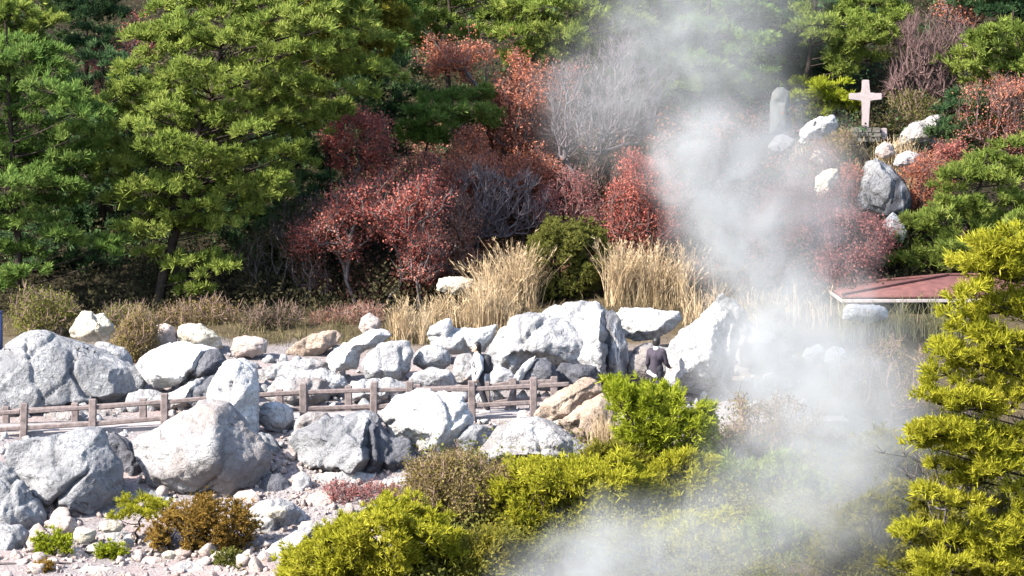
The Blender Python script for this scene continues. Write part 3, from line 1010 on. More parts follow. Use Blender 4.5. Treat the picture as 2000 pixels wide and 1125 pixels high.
rock('white boulder with grey seams below the overhanging slab', [(704, 712), (716, 690), (735, 672), (765, 664), (800, 667), (806, 690), (800, 722), (786, 740), (745, 748), (715, 742)], 83.3, 'rock_white', [(745, 688, .4), (785, 682, .35), (735, 722, .45), (775, 720, .4)], [(.03, .07, [(786, 680), (784, 710), (790, 735)])], group=RF)
rock('rounded white rock left of the person with a backpack', [(806, 712), (808, 690), (826, 676), (852, 672), (874, 684), (882, 708), (868, 722), (830, 724)], 83.7, 'rock_white', group=RF, cat='rock', name='rock')
rock('flat white rock just above the fence rail at centre', [(798, 745), (808, 726), (840, 718), (872, 720), (890, 735), (888, 756), (840, 762)], 82.7, 'rock_white', group=RF, cat='rock', name='rock')
rock('grey weathered rock directly left of the backpack wearer', [(884, 735), (888, 702), (902, 690), (918, 690), (932, 705), (938, 735), (920, 752), (895, 752)], 83.2, 'rock_pied', group=RF, cat='rock', name='rock')
rock('low white rock behind the fence between two posts', [(672, 768), (685, 748), (715, 738), (760, 738), (795, 748), (806, 770), (760, 782), (690, 782)], 82.4, 'rock_white', group=RF, cat='rock', name='rock')
rock('white rock behind the fence right of the gap in it', [(520, 760), (540, 738), (580, 726), (630, 722), (672, 735), (680, 762), (640, 778), (560, 780)], 82.9, 'rock_white', group=RF, cat='rock', name='rock')
rock('flattish pale slab behind the overhanging white slab', [(478, 745), (500, 722), (550, 706), (610, 700), (645, 708), (650, 730), (600, 745), (520, 756)], 84.2, 'rock_pied', group=RF, bulk=.5)
rock('white rock between the backpack wearer and the dark domed rock', [(955, 760), (958, 728), (975, 714), (998, 722), (1012, 742), (1008, 765)], 82.3, 'rock_white', group=RF, cat='rock', name='rock')
rock('narrow white tilted slab left of the dark domed rock', [(998, 745), (1012, 722), (1035, 698), (1050, 694), (1044, 708), (1025, 732), (1012, 752)], 82.2, 'rock_bright', group=RF, cat='rock', name='rock', bulk=.5)
rock('dark domed rock behind the fence', [(1012, 758), (1022, 730), (1035, 710), (1048, 698), (1068, 700), (1083, 718), (1092, 742), (1092, 765)], 82.4, 'rock_dark', group=RF)
rock('dark grey rock right of the dark domed rock', [(1086, 760), (1086, 728), (1096, 708), (1130, 710), (1165, 714), (1178, 735), (1172, 765), (1120, 772)], 82.9, 'rock_dark', group=RF)
rock('long white slab behind the person in dark clothes', [(1200, 612), (1212, 598), (1255, 598), (1300, 606), (1326, 608), (1332, 622), (1315, 642), (1290, 658), (1240, 664), (1215, 655)], 86, 'rock_bright', [(1245, 618, .3), (1300, 620, .3), (1240, 645, .4), (1280, 642, .4)], group=RF, bulk=.6)
rock('grey mottled rock beside the person in dark clothes', [(1222, 742), (1226, 700), (1240, 680), (1265, 668), (1300, 672), (1330, 690), (1335, 742), (1270, 752)], 84, 'rock_pied', group=RF)
rock('large pale boulder right of the person in dark clothes', [(1296, 745), (1300, 680), (1318, 650), (1345, 640), (1372, 615), (1398, 592), (1428, 610), (1442, 660), (1432, 725), (1412, 762), (1370, 775), (1320, 768)],
     83, 'rock_white', [(1340, 665, .5), (1390, 630, .5), (1330, 720, .7), (1380, 690, .9), (1415, 690, .4), (1390, 740, .6)],
     [(.03, .08, [(1355, 645), (1375, 668), (1395, 680)]), (.03, .07, [(1360, 672), (1380, 690)]), (.03, .08, [(1395, 700), (1388, 730), (1400, 760)])], group=RF)
rock('grey slanted slabs behind the large pale boulder in the steam', [(1392, 582), (1412, 572), (1440, 595), (1475, 635), (1518, 656), (1560, 690), (1540, 715), (1450, 720), (1410, 650)], 84.6, 'rock_grey', group=RF)
rock('small dark stone in the gully right of the biggest boulder', [(498, 980), (508, 950), (520, 925), (545, 925), (565, 940), (575, 962), (545, 988), (515, 992)], 76.6, 'rock_dark', group=RF, cat='rock', name='rock')
rock('small white upright rock in the gully right of the biggest boulder', [(566, 962), (572, 932), (590, 920), (606, 932), (614, 962), (604, 985), (576, 988)], 76.5, 'rock_white', group=RF, cat='rock', name='rock')
rock('white rock with fine seams beside the brown bush', [(476, 1040), (488, 992), (510, 977), (545, 975), (572, 985), (590, 1005), (575, 1045), (540, 1062), (490, 1058)], 74.8, 'rock_white', group=RF)
rock('low pale rock left of the bright bush at the bottom', [(478, 1140), (486, 1100), (528, 1068), (580, 1035), (625, 1020), (640, 1035), (612, 1070), (580, 1140)], 73, 'rock_pied', [(525, 1085, .3), (590, 1050, .3), (520, 1120, .45), (570, 1100, .5)], [(.03, .08, [(480, 1098), (520, 1092), (575, 1062)])], group=RF)
rock('flat white rock strip below the grooved boulder', [(605, 942), (620, 926), (680, 918), (735, 926), (738, 945), (690, 955), (630, 955)], 76.8, 'rock_bright', group=RF, cat='rock', name='rock', bulk=.5)
rock('small white rocks ledge beside the drab bush', [(735, 960), (745, 940), (775, 932), (812, 938), (818, 956), (780, 968)], 76.4, 'rock_bright', group=RF, cat='rock', name='rock', bulk=.5)
rock('pinkish rock at the edge of the low red plants', [(592, 1000), (602, 970), (625, 955), (650, 962), (660, 985), (640, 1012), (605, 1016)], 75.8, 'rock_pink', group=RF, cat='rock', name='rock')
rock('small round white rock seen faintly through the steam', [(1610, 708), (1614, 684), (1632, 674), (1650, 682), (1654, 702), (1636, 716)], 84, 'rock_bright', group=RF, cat='rock', name='rock')
rock('low white rock left of the round one in the steam', [(1566, 698), (1576, 678), (1600, 672), (1614, 684), (1612, 706), (1585, 712)], 84.4, 'rock_bright', group=RF, cat='rock', name='rock')
rg_ = rng_of('loose stones of the lower left')
for sx, sy, sr in ((80, 1050, 20), (120, 1028, 26), (165, 1045, 22), (185, 1075, 20), (150, 1090, 24), (215, 1030, 18), (95, 1110, 24), (250, 1108, 22), (300, 1104, 24), (200, 1112, 20), (430, 1092, 20),
                   (405, 1112, 26), (455, 1110, 24), (270, 1085, 15), (540, 1000, 18), (330, 1085, 14), (600, 1030, 18)):
    an_ = np.arange(9) * 6.2832 / 9 + rg_.uniform(-.2, .2, 9)
    rr_ = sr * rg_.uniform(.75, 1.2, 9)
    rock('pinkish white stone lying loose in the gravel at lower left', [(sx + r_ * 1.25 * math.cos(a_), sy + r_ * .8 * math.sin(a_)) for a_, r_ in zip(an_, rr_)],
         73.4 - (sy - 1060) * .012, 'rock_pink' if rg_.uniform() < .6 else 'rock_cream', group='loose stones in the lower left gravel', cat='stone', name='stone')
rock('grey wedge of rock between the split boulder and the rusty bush', [(236, 1000), (252, 965), (285, 955), (330, 968), (360, 985), (345, 1015), (290, 1020)], 76.2, 'rock_grey', group=RF, cat='rock', name='rock')
rock('small shaded rock under the right foot of the biggest white boulder', [(430, 1000), (446, 975), (480, 970), (512, 985), (510, 1010), (470, 1020)], 75.9, 'rock_grey', group=RF, cat='rock', name='rock')
rock('pale rock touching the upper left of the grooved boulder', [(568, 850), (575, 822), (600, 806), (640, 806), (655, 825), (620, 852)], 78.7, 'rock_pied', group=RF, cat='rock', name='rock')
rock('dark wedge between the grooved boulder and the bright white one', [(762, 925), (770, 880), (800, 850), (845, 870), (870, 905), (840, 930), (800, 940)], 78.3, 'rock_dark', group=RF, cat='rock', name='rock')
rock('grey rock filling the gap below the tall white boulder and the path', [(480, 905), (498, 850), (520, 840), (548, 870), (556, 920), (520, 945)], 78.2, 'rock_grey', group=RF, cat='rock', name='rock')
rock('pale boulder behind the rails right of the tall white boulder', [(515, 775), (540, 745), (590, 735), (640, 745), (650, 780), (600, 800), (540, 800)], 82.0, 'rock_pied', group=RF, cat='rock', name='rock')
rock('low grey rock at the foot of the big cracked boulder', [(70, 838), (90, 805), (150, 795), (210, 800), (245, 820), (230, 842), (130, 850)], 81.9, 'rock_pied', group=RF, cat='rock', name='rock')
rock('white rock between the cracked boulder and the black shaded one', [(236, 800), (250, 770), (285, 756), (318, 768), (330, 800), (290, 818)], 82.3, 'rock_white', group=RF, cat='rock', name='rock')
rock('white rock wedged above the rail right of the tall white boulder', [(440, 735), (452, 705), (478, 698), (500, 712), (506, 740), (470, 752)], 83.4, 'rock_bright', group=RF, cat='rock', name='rock')
rock('pale stone step below the memorial stone', [(1500, 290), (1508, 268), (1530, 262), (1552, 272), (1556, 292), (1525, 300)], 98.6, 'rock_pied', group=RU, cat='rock', name='rock')
rock('pale stone just below the large angular rock by the cross', [(1745, 322), (1752, 302), (1775, 294), (1798, 304), (1800, 322), (1770, 332)], 97.2, 'rock_white', group=RU, cat='rock', name='rock')
rock('weathered stone on the bank under the pale blocky rock', [(1580, 312), (1590, 294), (1612, 290), (1628, 300), (1626, 318), (1600, 324)], 97.6, 'rock_cream', group=RU, cat='rock', name='rock')
for lb_, ol_, yy_, mt_ in (
        ('broken pale ledge of rock along the bottom edge below the rusty bush', [(300, 1140), (310, 1112), (350, 1098), (400, 1100), (440, 1118), (430, 1145)], 72.4, 'rock_white'),
        ('wide low white rock beside the grey boulder of the bottom left corner', [(52, 1085), (66, 1050), (100, 1034), (150, 1038), (172, 1062), (160, 1088), (100, 1096)], 73.9, 'rock_pied'),
        ('pale rock under the trunk of the small flat topped pine', [(180, 1072), (190, 1046), (225, 1034), (262, 1042), (284, 1066), (262, 1086), (215, 1088)], 74.3, 'rock_white'),
        ('pinkish white broken rock at the bottom edge left of the tiny brown tuft', [(-20, 1145), (-10, 1118), (30, 1106), (66, 1116), (76, 1145)], 72.3, 'rock_pink'),
        ('low pale rock at the bottom edge under the tiny green sprig', [(120, 1145), (132, 1118), (170, 1104), (220, 1110), (240, 1145)], 72.2, 'rock_cream'),
        ('white broken rock filling the gully left of the low red plants', [(520, 1020), (535, 992), (575, 985), (600, 1005), (596, 1030), (550, 1036)], 75.0, 'rock_bright')):
    rock(lb_, ol_, yy_, mt_, group=RF, cat='rock', name='rock')
# up by the cross
rock('pale blocky rock left of the cross', [(1558, 280), (1562, 255), (1575, 242), (1598, 228), (1628, 226), (1638, 242), (1632, 262), (1622, 282), (1590, 288)], 99, 'rock_white', group=RU)
rock('large pale angular rock right of the cross', [(1752, 286), (1758, 262), (1772, 246), (1806, 235), (1834, 225), (1845, 245), (1836, 266), (1826, 290), (1780, 294)], 99, 'rock_pied', [(1790, 248, .4), (1828, 238, .3), (1775, 270, .4), (1812, 268, .5)], group=RU)
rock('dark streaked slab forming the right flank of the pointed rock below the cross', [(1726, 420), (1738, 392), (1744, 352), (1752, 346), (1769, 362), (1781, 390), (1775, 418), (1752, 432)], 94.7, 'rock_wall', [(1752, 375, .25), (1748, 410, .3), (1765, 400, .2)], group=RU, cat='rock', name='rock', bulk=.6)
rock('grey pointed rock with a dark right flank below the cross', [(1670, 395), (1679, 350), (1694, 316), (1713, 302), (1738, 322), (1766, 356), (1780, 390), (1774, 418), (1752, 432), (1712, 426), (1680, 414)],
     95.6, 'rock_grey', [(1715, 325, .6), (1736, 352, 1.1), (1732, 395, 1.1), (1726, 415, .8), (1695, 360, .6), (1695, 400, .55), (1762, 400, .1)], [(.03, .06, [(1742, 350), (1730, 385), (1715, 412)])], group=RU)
rock('small white pointed stone at the foot of the pointed grey rock', [(1706, 464), (1714, 442), (1728, 428), (1744, 414), (1758, 426), (1772, 452), (1764, 472), (1730, 474)], 94.1, 'rock_bright', [(1742, 432, .12), (1738, 460, .22)], group=RU, cat='rock', name='rock', rough=.35, bulk=.5)
rock('cream rock half veiled by steam left of the pointed grey rock', [(1590, 395), (1594, 345), (1612, 332), (1636, 330), (1640, 352), (1625, 385), (1612, 400)], 95.6, 'rock_cream', group=RU, cat='rock', name='rock')
rock('small pinkish stone right below the cross pedestal', [(1708, 302), (1712, 286), (1730, 276), (1745, 284), (1750, 302), (1730, 312)], 97.8, 'rock_pink', group=RU, cat='rock', name='rock')
rock('flat pale stone showing above the straw grass', [(846, 566), (856, 545), (890, 538), (926, 546), (930, 566), (890, 576)], 90.6, 'rock_cream', cat='rock', name='rock')
rock('white block like rock in front of the red roofed hut', [(1644, 622), (1650, 602), (1664, 591), (1700, 594), (1734, 600), (1736, 622), (1700, 632)], 87.2, 'rock_bright', cat='rock', name='rock', bulk=.6)
# memorial stone (rounded natural stele) in the haze
rock('upright round topped memorial stone in the steam left of the cross', [(1503, 262), (1504, 200), (1508, 182), (1518, 171), (1530, 170), (1541, 178), (1545, 200), (1545, 262)], 100, 'grey_stone', [(1520, 190, .16), (1520, 240, .18), (1533, 200, .16), (1533, 245, .18)], cat='memorial stone', name='memorial_stone', rough=.3, bulk=.5)


# ------------------------------------------------------------------ gravel
def scatter_stones(label, name, regions, mat):
    rg = rng_of(label)
    bm = bmesh.new()
    bmesh.ops.create_icosphere(bm, subdivisions=2, radius=1)
    base = np.array([v.co[:] for v in bm.verts])
    fc = np.array([[v.index for v in f.verts] for f in bm.faces])
    bm.free()
    Vs, Fs, k = [], [], 0
    for x0, x1, y0, y1, s0, s1, n in regions:
        x = rg.uniform(x0, x1, n)
        y = rg.uniform(y0, y1, n)
        z = ground_z(x, y)
        sz = s0 + (s1 - s0) * rg.uniform(0, 1, n) ** 3
        for i in range(n):
            sc = sz[i] * rg.uniform(.6, 1.15, 3)
            v = base * (1 + .35 * pnoise(base * 1.3 + rg.uniform(0, 99, 3)))[:, None]
            for _ in range(7):
                d = unit(rg.normal(size=3))
                h = v @ d - rg.uniform(.35, .75)
                v = v - np.clip(h, 0, None)[:, None] * d
            a = rg.uniform(0, 6.28)
            v = v * sc
            v = np.stack([v[:, 0] * math.cos(a) - v[:, 1] * math.sin(a), v[:, 0] * math.sin(a) + v[:, 1] * math.cos(a), v[:, 2]], 1)
            Vs.append(v + (x[i], y[i], z[i] + .35 * sc[2]))
            Fs.append(fc + k)
            k += len(v)
    o = mesh_np(name, np.concatenate(Vs), [np.concatenate(Fs)], M[mat], smooth=False)
    return tag(o, label, 'stones', kind='stuff')


scatter_stones('loose pinkish white stones covering the ground around the small pines', 'loose_stones',
               [(-12, -4.2, 71, 76.5, .03, .12, 1100), (-12, -3.5, 71, 77.5, .06, .34, 260), (-5.5, -1.5, 75, 78, .03, .14, 300), (-5.5, 1.8, 76, 79.4, .04, .18, 200)], 'rock_pink')
scatter_stones('loose bleached stones strewn behind the fence between the boulders', 'rubble',
               [(-13, 2.5, 81.3, 86.0, .05, .30, 420), (-13, 3, 78.2, 79.6, .04, .2, 260), (2.5, 7, 82, 86, .05, .25, 120)], 'rock_white')

# ------------------------------------------------------------------ fences
def box_between(bm, a, b, w, h, up=Vector((0, 0, 1)), bev=.012):
    a, b = Vector(a), Vector(b)
    t = (b - a).normalized()
    s = t.cross(up)
    if s.length < .01:
        s = Vector((1, 0, 0))
    s.normalize()
    u = s.cross(t)
    vs = []
    for p in (a, b):
        for q, r in ((-1, -1), (1, -1), (1, 1), (-1, 1)):
            vs.append(bm.verts.new(p + s * q * w / 2 + u * r * h / 2))
    fs = [(0, 1, 2, 3), (7, 6, 5, 4), (0, 4, 5, 1), (1, 5, 6, 2), (2, 6, 7, 3), (3, 7, 4, 0)]
    nf = [bm.faces.new([vs[i] for i in f]) for f in fs]
    ed = list({e for f in nf for e in f.edges})
    bmesh.ops.bevel(bm, geom=ed, offset=bev, segments=1, affect='EDGES')


def fence(label, posts, Y, rails, base_extra):
    rg = rng_of(label)
    p0 = at(posts[0][0], posts[0][2], Y)
    root = empty('wooden_fence', p0, label, 'fence', 'fences along the footpath')
    for px, pt, pb in posts:
        a, b = at(px, pb, Y), at(px, pt, Y)
        a[2] = min(a[2], gz(a[0], Y)) - base_extra
        bm = bmesh.new()
        tilt = rg.normal(0, .012, 2)
        box_between(bm, a - p0, b - p0 + np.array((tilt[0], tilt[1], 0)), .17, .16, Vector((0, 1, 0)), .02)
        bmesh.ops.recalc_face_normals(bm, faces=bm.faces)
        bm_obj('post', bm, M['wood'], root)
    for (x0, r0, x1, r1) in rails:
        a, b = at(x0, r0, Y), at(x1, r1, Y)
        bm = bmesh.new()
        m_ = (a + b) / 2 + np.array((0, 0, -.012))
        box_between(bm, a - p0, b - p0, .085, .105, Vector((0, 0, 1)), .02)
        bmesh.ops.recalc_face_normals(bm, faces=bm.faces)
        bm_obj('rail', bm, M['wood'], root)
    return root


fp = [(-92, 796, 866), (45, 787, 858), (181, 779, 850), (321, 768, 842), (457, 757, 838), (593, 749, 830), (729, 745, 826), (800, 744, 826), (922, 743, 826), (1042, 737, 824)]
rl = []
for a, b in zip(fp[:-1], fp[1:]):
    for dy in (17, 49):
        rl.append((a[0] + 5, a[1] + dy, b[0] - 5, b[1] + dy))
rl.append((1047, 754, 1112, 750))
fence('weathered brown two rail fence on the near side of the footpath', fp, 79.6, rl, .15)
bp = [(12, 793, 858), (146, 786, 850), (280, 778, 843), (413, 768, 838), (546, 760, 832), (681, 753, 826), (815, 750, 822), (950, 745, 822), (1001, 738, 820), (1082, 735, 818)]
rl2 = []
for a, b in zip([(-120, 801, 0)] + bp[:-1], bp):
    for dy in (10, 44):
        rl2.append((a[0] + 5, a[1] + dy, b[0] - 5, b[1] + dy))
f2 = fence('weathered brown two rail fence on the far side of the footpath', bp, 81.15, rl2, .15)
bm = bmesh.new()
o_ = np.array(f2.location)
box_between(bm, at(1002, 760, 81.0) - o_, at(984, 815, 80.8) - o_, .09, .09, Vector((0, 1, 0)))
bmesh.ops.recalc_face_normals(bm, faces=bm.faces)
bm_obj('brace', bm, M['wood'], f2)

# ------------------------------------------------------------------ cross on its pedestal
def block(bm, x0, x1, y0, y1, z0, z1, bev=.01, jit=0.0, rg=None):
    vs = [bm.verts.new((x, y, z)) for z in (z0, z1) for y in (y0, y1) for x in (x0, x1)]
    if jit:
        for v in vs:
            v.co += Vector(rg.normal(0, jit, 3))
    fs = [(0, 2, 3, 1), (4, 5, 7, 6), (0, 1, 5, 4), (2, 6, 7, 3), (0, 4, 6, 2), (1, 3, 7, 5)]
    nf = [bm.faces.new([vs[i] for i in f]) for f in fs]
    bmesh.ops.bevel(bm, geom=list({e for f in nf for e in f.edges}), offset=bev, segments=2, affect='EDGES')


Yc = 99.5
s = S(Yc)
cb = at(1690, 249, Yc)
root = empty('stone_cross', at(1690, 262, Yc), 'pinkish white stone cross standing on a stone block pedestal', 'cross')
o_ = np.array(root.location)
k = 1 / s
bm = bmesh.new()
prof = [(-7, 0), (7, 0), (7, 54), (32, 54), (32, 67), (7, 67), (7, 93), (-7, 93), (-7, 67), (-32, 67), (-32, 54), (-7, 54)]
zb = cb[2] - o_[2]
fr = [bm.verts.new((x * k, -.09, zb + z * k)) for x, z in prof]
bk = [bm.verts.new((x * k, .09, zb + z * k)) for x, z in prof]
bm.faces.new(fr)
bm.faces.new(list(reversed(bk)))
for i in range(12):
    j = (i + 1) % 12
    bm.faces.new((fr[j], fr[i], bk[i], bk[j]))
bmesh.ops.bevel(bm, geom=[e for e in bm.edges], offset=.022, segments=2, affect='EDGES')
bmesh.ops.recalc_face_normals(bm, faces=bm.faces)
bm_obj('cross_body', bm, M['cross'], root)
rg = rng_of('pedestal')
bm = bmesh.new()
for r_, (zz0, zz1) in enumerate(((-9, -.2), (-18, -9.3), (-28, -18.3))):
    xs_ = [-27, -8, 10, 27] if r_ % 2 == 0 else [-29, -16, 4, 29]
    for a, b in zip(xs_[:-1], xs_[1:]):
        block(bm, (a + .3) * k, (b - .3) * k, -.42, .42, zb + zz0 * k, zb + zz1 * k, .015, .006, rg)
bm_obj('pedestal', bm, M['ashlar'], root)
bm = bmesh.new()
block(bm, 28 * k, 40 * k, -.3, .3, zb - 24 * k, zb - 1 * k, .02, .02, rg)
bm_obj('side_block', bm, M['cross'], root)

# ------------------------------------------------------------------ red roofed hut
Yh = 89.0
hb = at(1860, 606, Yh)
root = empty('roofed_hut', (hb[0], Yh + 1.6, hb[2] - .9), 'low hut with a red hipped roof behind grass and steam', 'hut')
o_ = np.array(root.location)
eL, eR = at(1643, 577, Yh), at(2085, 588, Yh)
ze = eL[2]
x0, x1 = eL[0], eR[0]
dep = 3.6
rz = at(1852, 538, Yh + dep / 2)[2]
xa, xb = at(1852, 538, Yh + dep / 2)[0], at(1930, 538, Yh + dep / 2)[0]
th = .07
V = []
for dz in (0, -th):
    V += [(x0, Yh, ze + dz), (x1, Yh, ze + dz), (x1, Yh + dep, ze + dz), (x0, Yh + dep, ze + dz), (xa, Yh + dep / 2, rz + dz), (xb, Yh + dep / 2, rz + dz)]
V = np.array(V) - o_
q4 = [(0, 1, 5, 4), (2, 3, 4, 5), (6, 10, 11, 7), (8, 11, 10, 9), (0, 6, 7, 1), (1, 7, 8, 2), (2, 8, 9, 3), (3, 9, 6, 0)]
t3 = [(1, 2, 5), (3, 0, 4), (7, 11, 8), (9, 10, 6)]
roof = mesh_np('roof', V, [np.array(q4), np.array(t3)], M['roof'], root)
bm = bmesh.new()
A = [Vector(V[i]) for i in (0, 1, 2, 3, 4, 5)]
for a, b in ((A[0], A[4]), (A[3], A[4]), (A[1], A[5]), (A[2], A[5]), (A[4], A[5])):
    box_between(bm, a + Vector((0, 0, .03)), b + Vector((0, 0, .03)), .11, .06)
bmesh.ops.recalc_face_normals(bm, faces=bm.faces)
bm_obj('ridge_cap', bm, M['roof'], roof)
bm = bmesh.new()
e_ = [Vector(V[i]) for i in (6, 7, 8, 9)]
for a, b in zip(e_, e_[1:] + e_[:1]):
    box_between(bm, a + Vector((0, 0, -.075)), b + Vector((0, 0, -.055)), .05, .09)
bmesh.ops.recalc_face_normals(bm, faces=bm.faces)
bm_obj('eave_board', bm, M['roof_trim'], root)
zg = gz(hb[0], Yh + 1) - o_[2] - .2
bm = bmesh.new()
block(bm, x0 + .95 - o_[0], x1 - .5 - o_[0], Yh + .75 - o_[1], Yh + dep - .4 - o_[1], zg, ze - .16 - o_[2], .01)
bm_obj('wall', bm, M['shed_wall'], root)
for px in (1668, 1760, 1832, 1905, 2000):
    p = at(px, 600, Yh + .25)
    bm = bmesh.new()
    block(bm, p[0] - .06 - o_[0], p[0] + .06 - o_[0], Yh + .2 - o_[1], Yh + .32 - o_[1], zg, ze - .15 - o_[2], .01)
    bm_obj('roof_post', bm, M['roof_trim'], root)
bm = bmesh.new()
p = at(1854, 590, Yh + .7)
block(bm, p[0] - .5 - o_[0], p[0] + .35 - o_[0], Yh + .70 - o_[1], Yh + .745 - o_[1], zg + .1, ze - .3 - o_[2], .01)
bm_obj('door', bm, M['navy'], root)

# dark blue thing cut by the left border: a slim painted post
p = at(-2, 690, 84.5)
zt = at(-2, 606, 84.5)[2]
root = empty('painted_post', (p[0], 84.5, gz(p[0], 84.5)), 'slim dark blue post at the left edge behind the big cracked boulder', 'post')
zb_ = -.2
bm = bmesh.new()
bmesh.ops.create_cone(bm, cap_ends=True, segments=20, radius1=.10, radius2=.095, depth=zt - root.location.z - zb_ - .06)
bmesh.ops.translate(bm, verts=bm.verts, vec=(0, 0, (zt - root.location.z + zb_ - .06) / 2))
bm_obj('shaft', bm, M['navy'], root, True)
bm = bmesh.new()
bmesh.ops.create_uvsphere(bm, u_segments=16, v_segments=8, radius=.105)
bmesh.ops.scale(bm, verts=bm.verts, vec=(1, 1, .55))
bmesh.ops.translate(bm, verts=bm.verts, vec=(0, 0, zt - root.location.z - .055))
bm_obj('cap', bm, M['navy'], root, True)


# ------------------------------------------------------------------ people
def capsule(bm, a, b, ra, rb, seg=14, sx=1.0, sy=1.0):
    """tapered limb with round ends; sx, sy flatten it"""
    a, b = Vector(a), Vector(b)
    ax = b - a
    L = max(ax.length, 1e-4)
    t = ax / L
    rf = Vector((0, 1, 0)) if abs(t.y) < .9 else Vector((1, 0, 0))
    u = rf.cross(t).normalized()
    w = t.cross(u)
    rings = []
    for i in range(5):
        th_ = -math.pi / 2 + math.pi / 2 * i / 4
        rings.append((a + t * (ra * math.sin(th_)), ra * math.cos(th_)))
    for i in range(5):
        th_ = math.pi / 2 * i / 4
        rings.append((b + t * (rb * math.sin(th_)), rb * math.cos(th_)))
    prev = None
    for c, r in rings:
        r = max(r, 1e-4)
        cur = [bm.verts.new(c + u * (r * sx * math.cos(q * 6.28318 / seg)) + w * (r * sy * math.sin(q * 6.28318 / seg))) for q in range(seg)]
        if prev:
            for q in range(seg):
                bm.faces.new((prev[q], prev[(q + 1) % seg], cur[(q + 1) % seg], cur[q]))
        else:
            bm.faces.new(list(reversed(cur)))
        prev = cur
    bm.faces.new(prev)


def hand(bm, w, fwd, side, curl):
    """palm, four unequal bent fingers and a thumb leaving the palm's side"""
    w, f, s_ = Vector(w), Vector(fwd).normalized(), Vector(side).normalized()
    n = f.cross(s_).normalized()
    capsule(bm, w, w + f * .075, .030, .036, 12, 1.0, .55)
    for i, (o, l) in enumerate(((-.030, .066), (-.010, .075), (.010, .070), (.029, .054))):
        k0 = w + f * .085 + s_ * o
        d1 = (f + n * curl * .5).normalized()
        d2 = (f + n * curl * 1.4).normalized()
        k1 = k0 + d1 * l * .55
        capsule(bm, k0, k1, .0090, .0085, 8)
        capsule(bm, k1, k1 + d2 * l * .5, .0085, .0070, 8)
    t0 = w + f * .03 - s_ * .032
    t1 = t0 + (f * .7 - s_ * .75 + n * .25).normalized() * .036
    capsule(bm, t0, t1, .0115, .010, 8)
    capsule(bm, t1, t1 + (f - s_ * .2 + n * .3).normalized() * .03, .010, .008, 8)


def remeshed(name, bm, mat, parent, voxel, sm=4):
    bmesh.ops.recalc_face_normals(bm, faces=bm.faces)
    o = bm_obj(name, bm, mat, parent, True)
    r = o.modifiers.new('one_skin', 'REMESH')
    r.mode = 'VOXEL'
    r.voxel_size = voxel
    r.use_smooth_shade = True
    s_ = o.modifiers.new('soften', 'SMOOTH')
    s_.factor = .5
    s_.iterations = sm
    return o


M['skin'] = plain_mat('skin', (.42, .27, .20), .6, .08, 20)
M['hair'] = plain_mat('black_hair', (.012, .011, .012), .5, .3, 40)
M['jacket_dark'] = plain_mat('dark_violet_jacket', (.030, .024, .034), .85, .3, 9, .2)
M['pants_dark'] = plain_mat('black_trousers', (.022, .021, .026), .85, .3, 9)
M['jacket_white'] = plain_mat('white_jacket', (.50, .485, .485), .85, .06, 9, .2)
M['bag_black'] = plain_mat('black_backpack', (.018, .018, .022), .7, .3, 12)
M['white_cloth'] = plain_mat('white_cloth', (.48, .465, .465), .85, .06, 12)
M['shoe'] = plain_mat('pale_shoe', (.42, .41, .42), .7, .15, 14)
M['scarf'] = M['white_cloth']


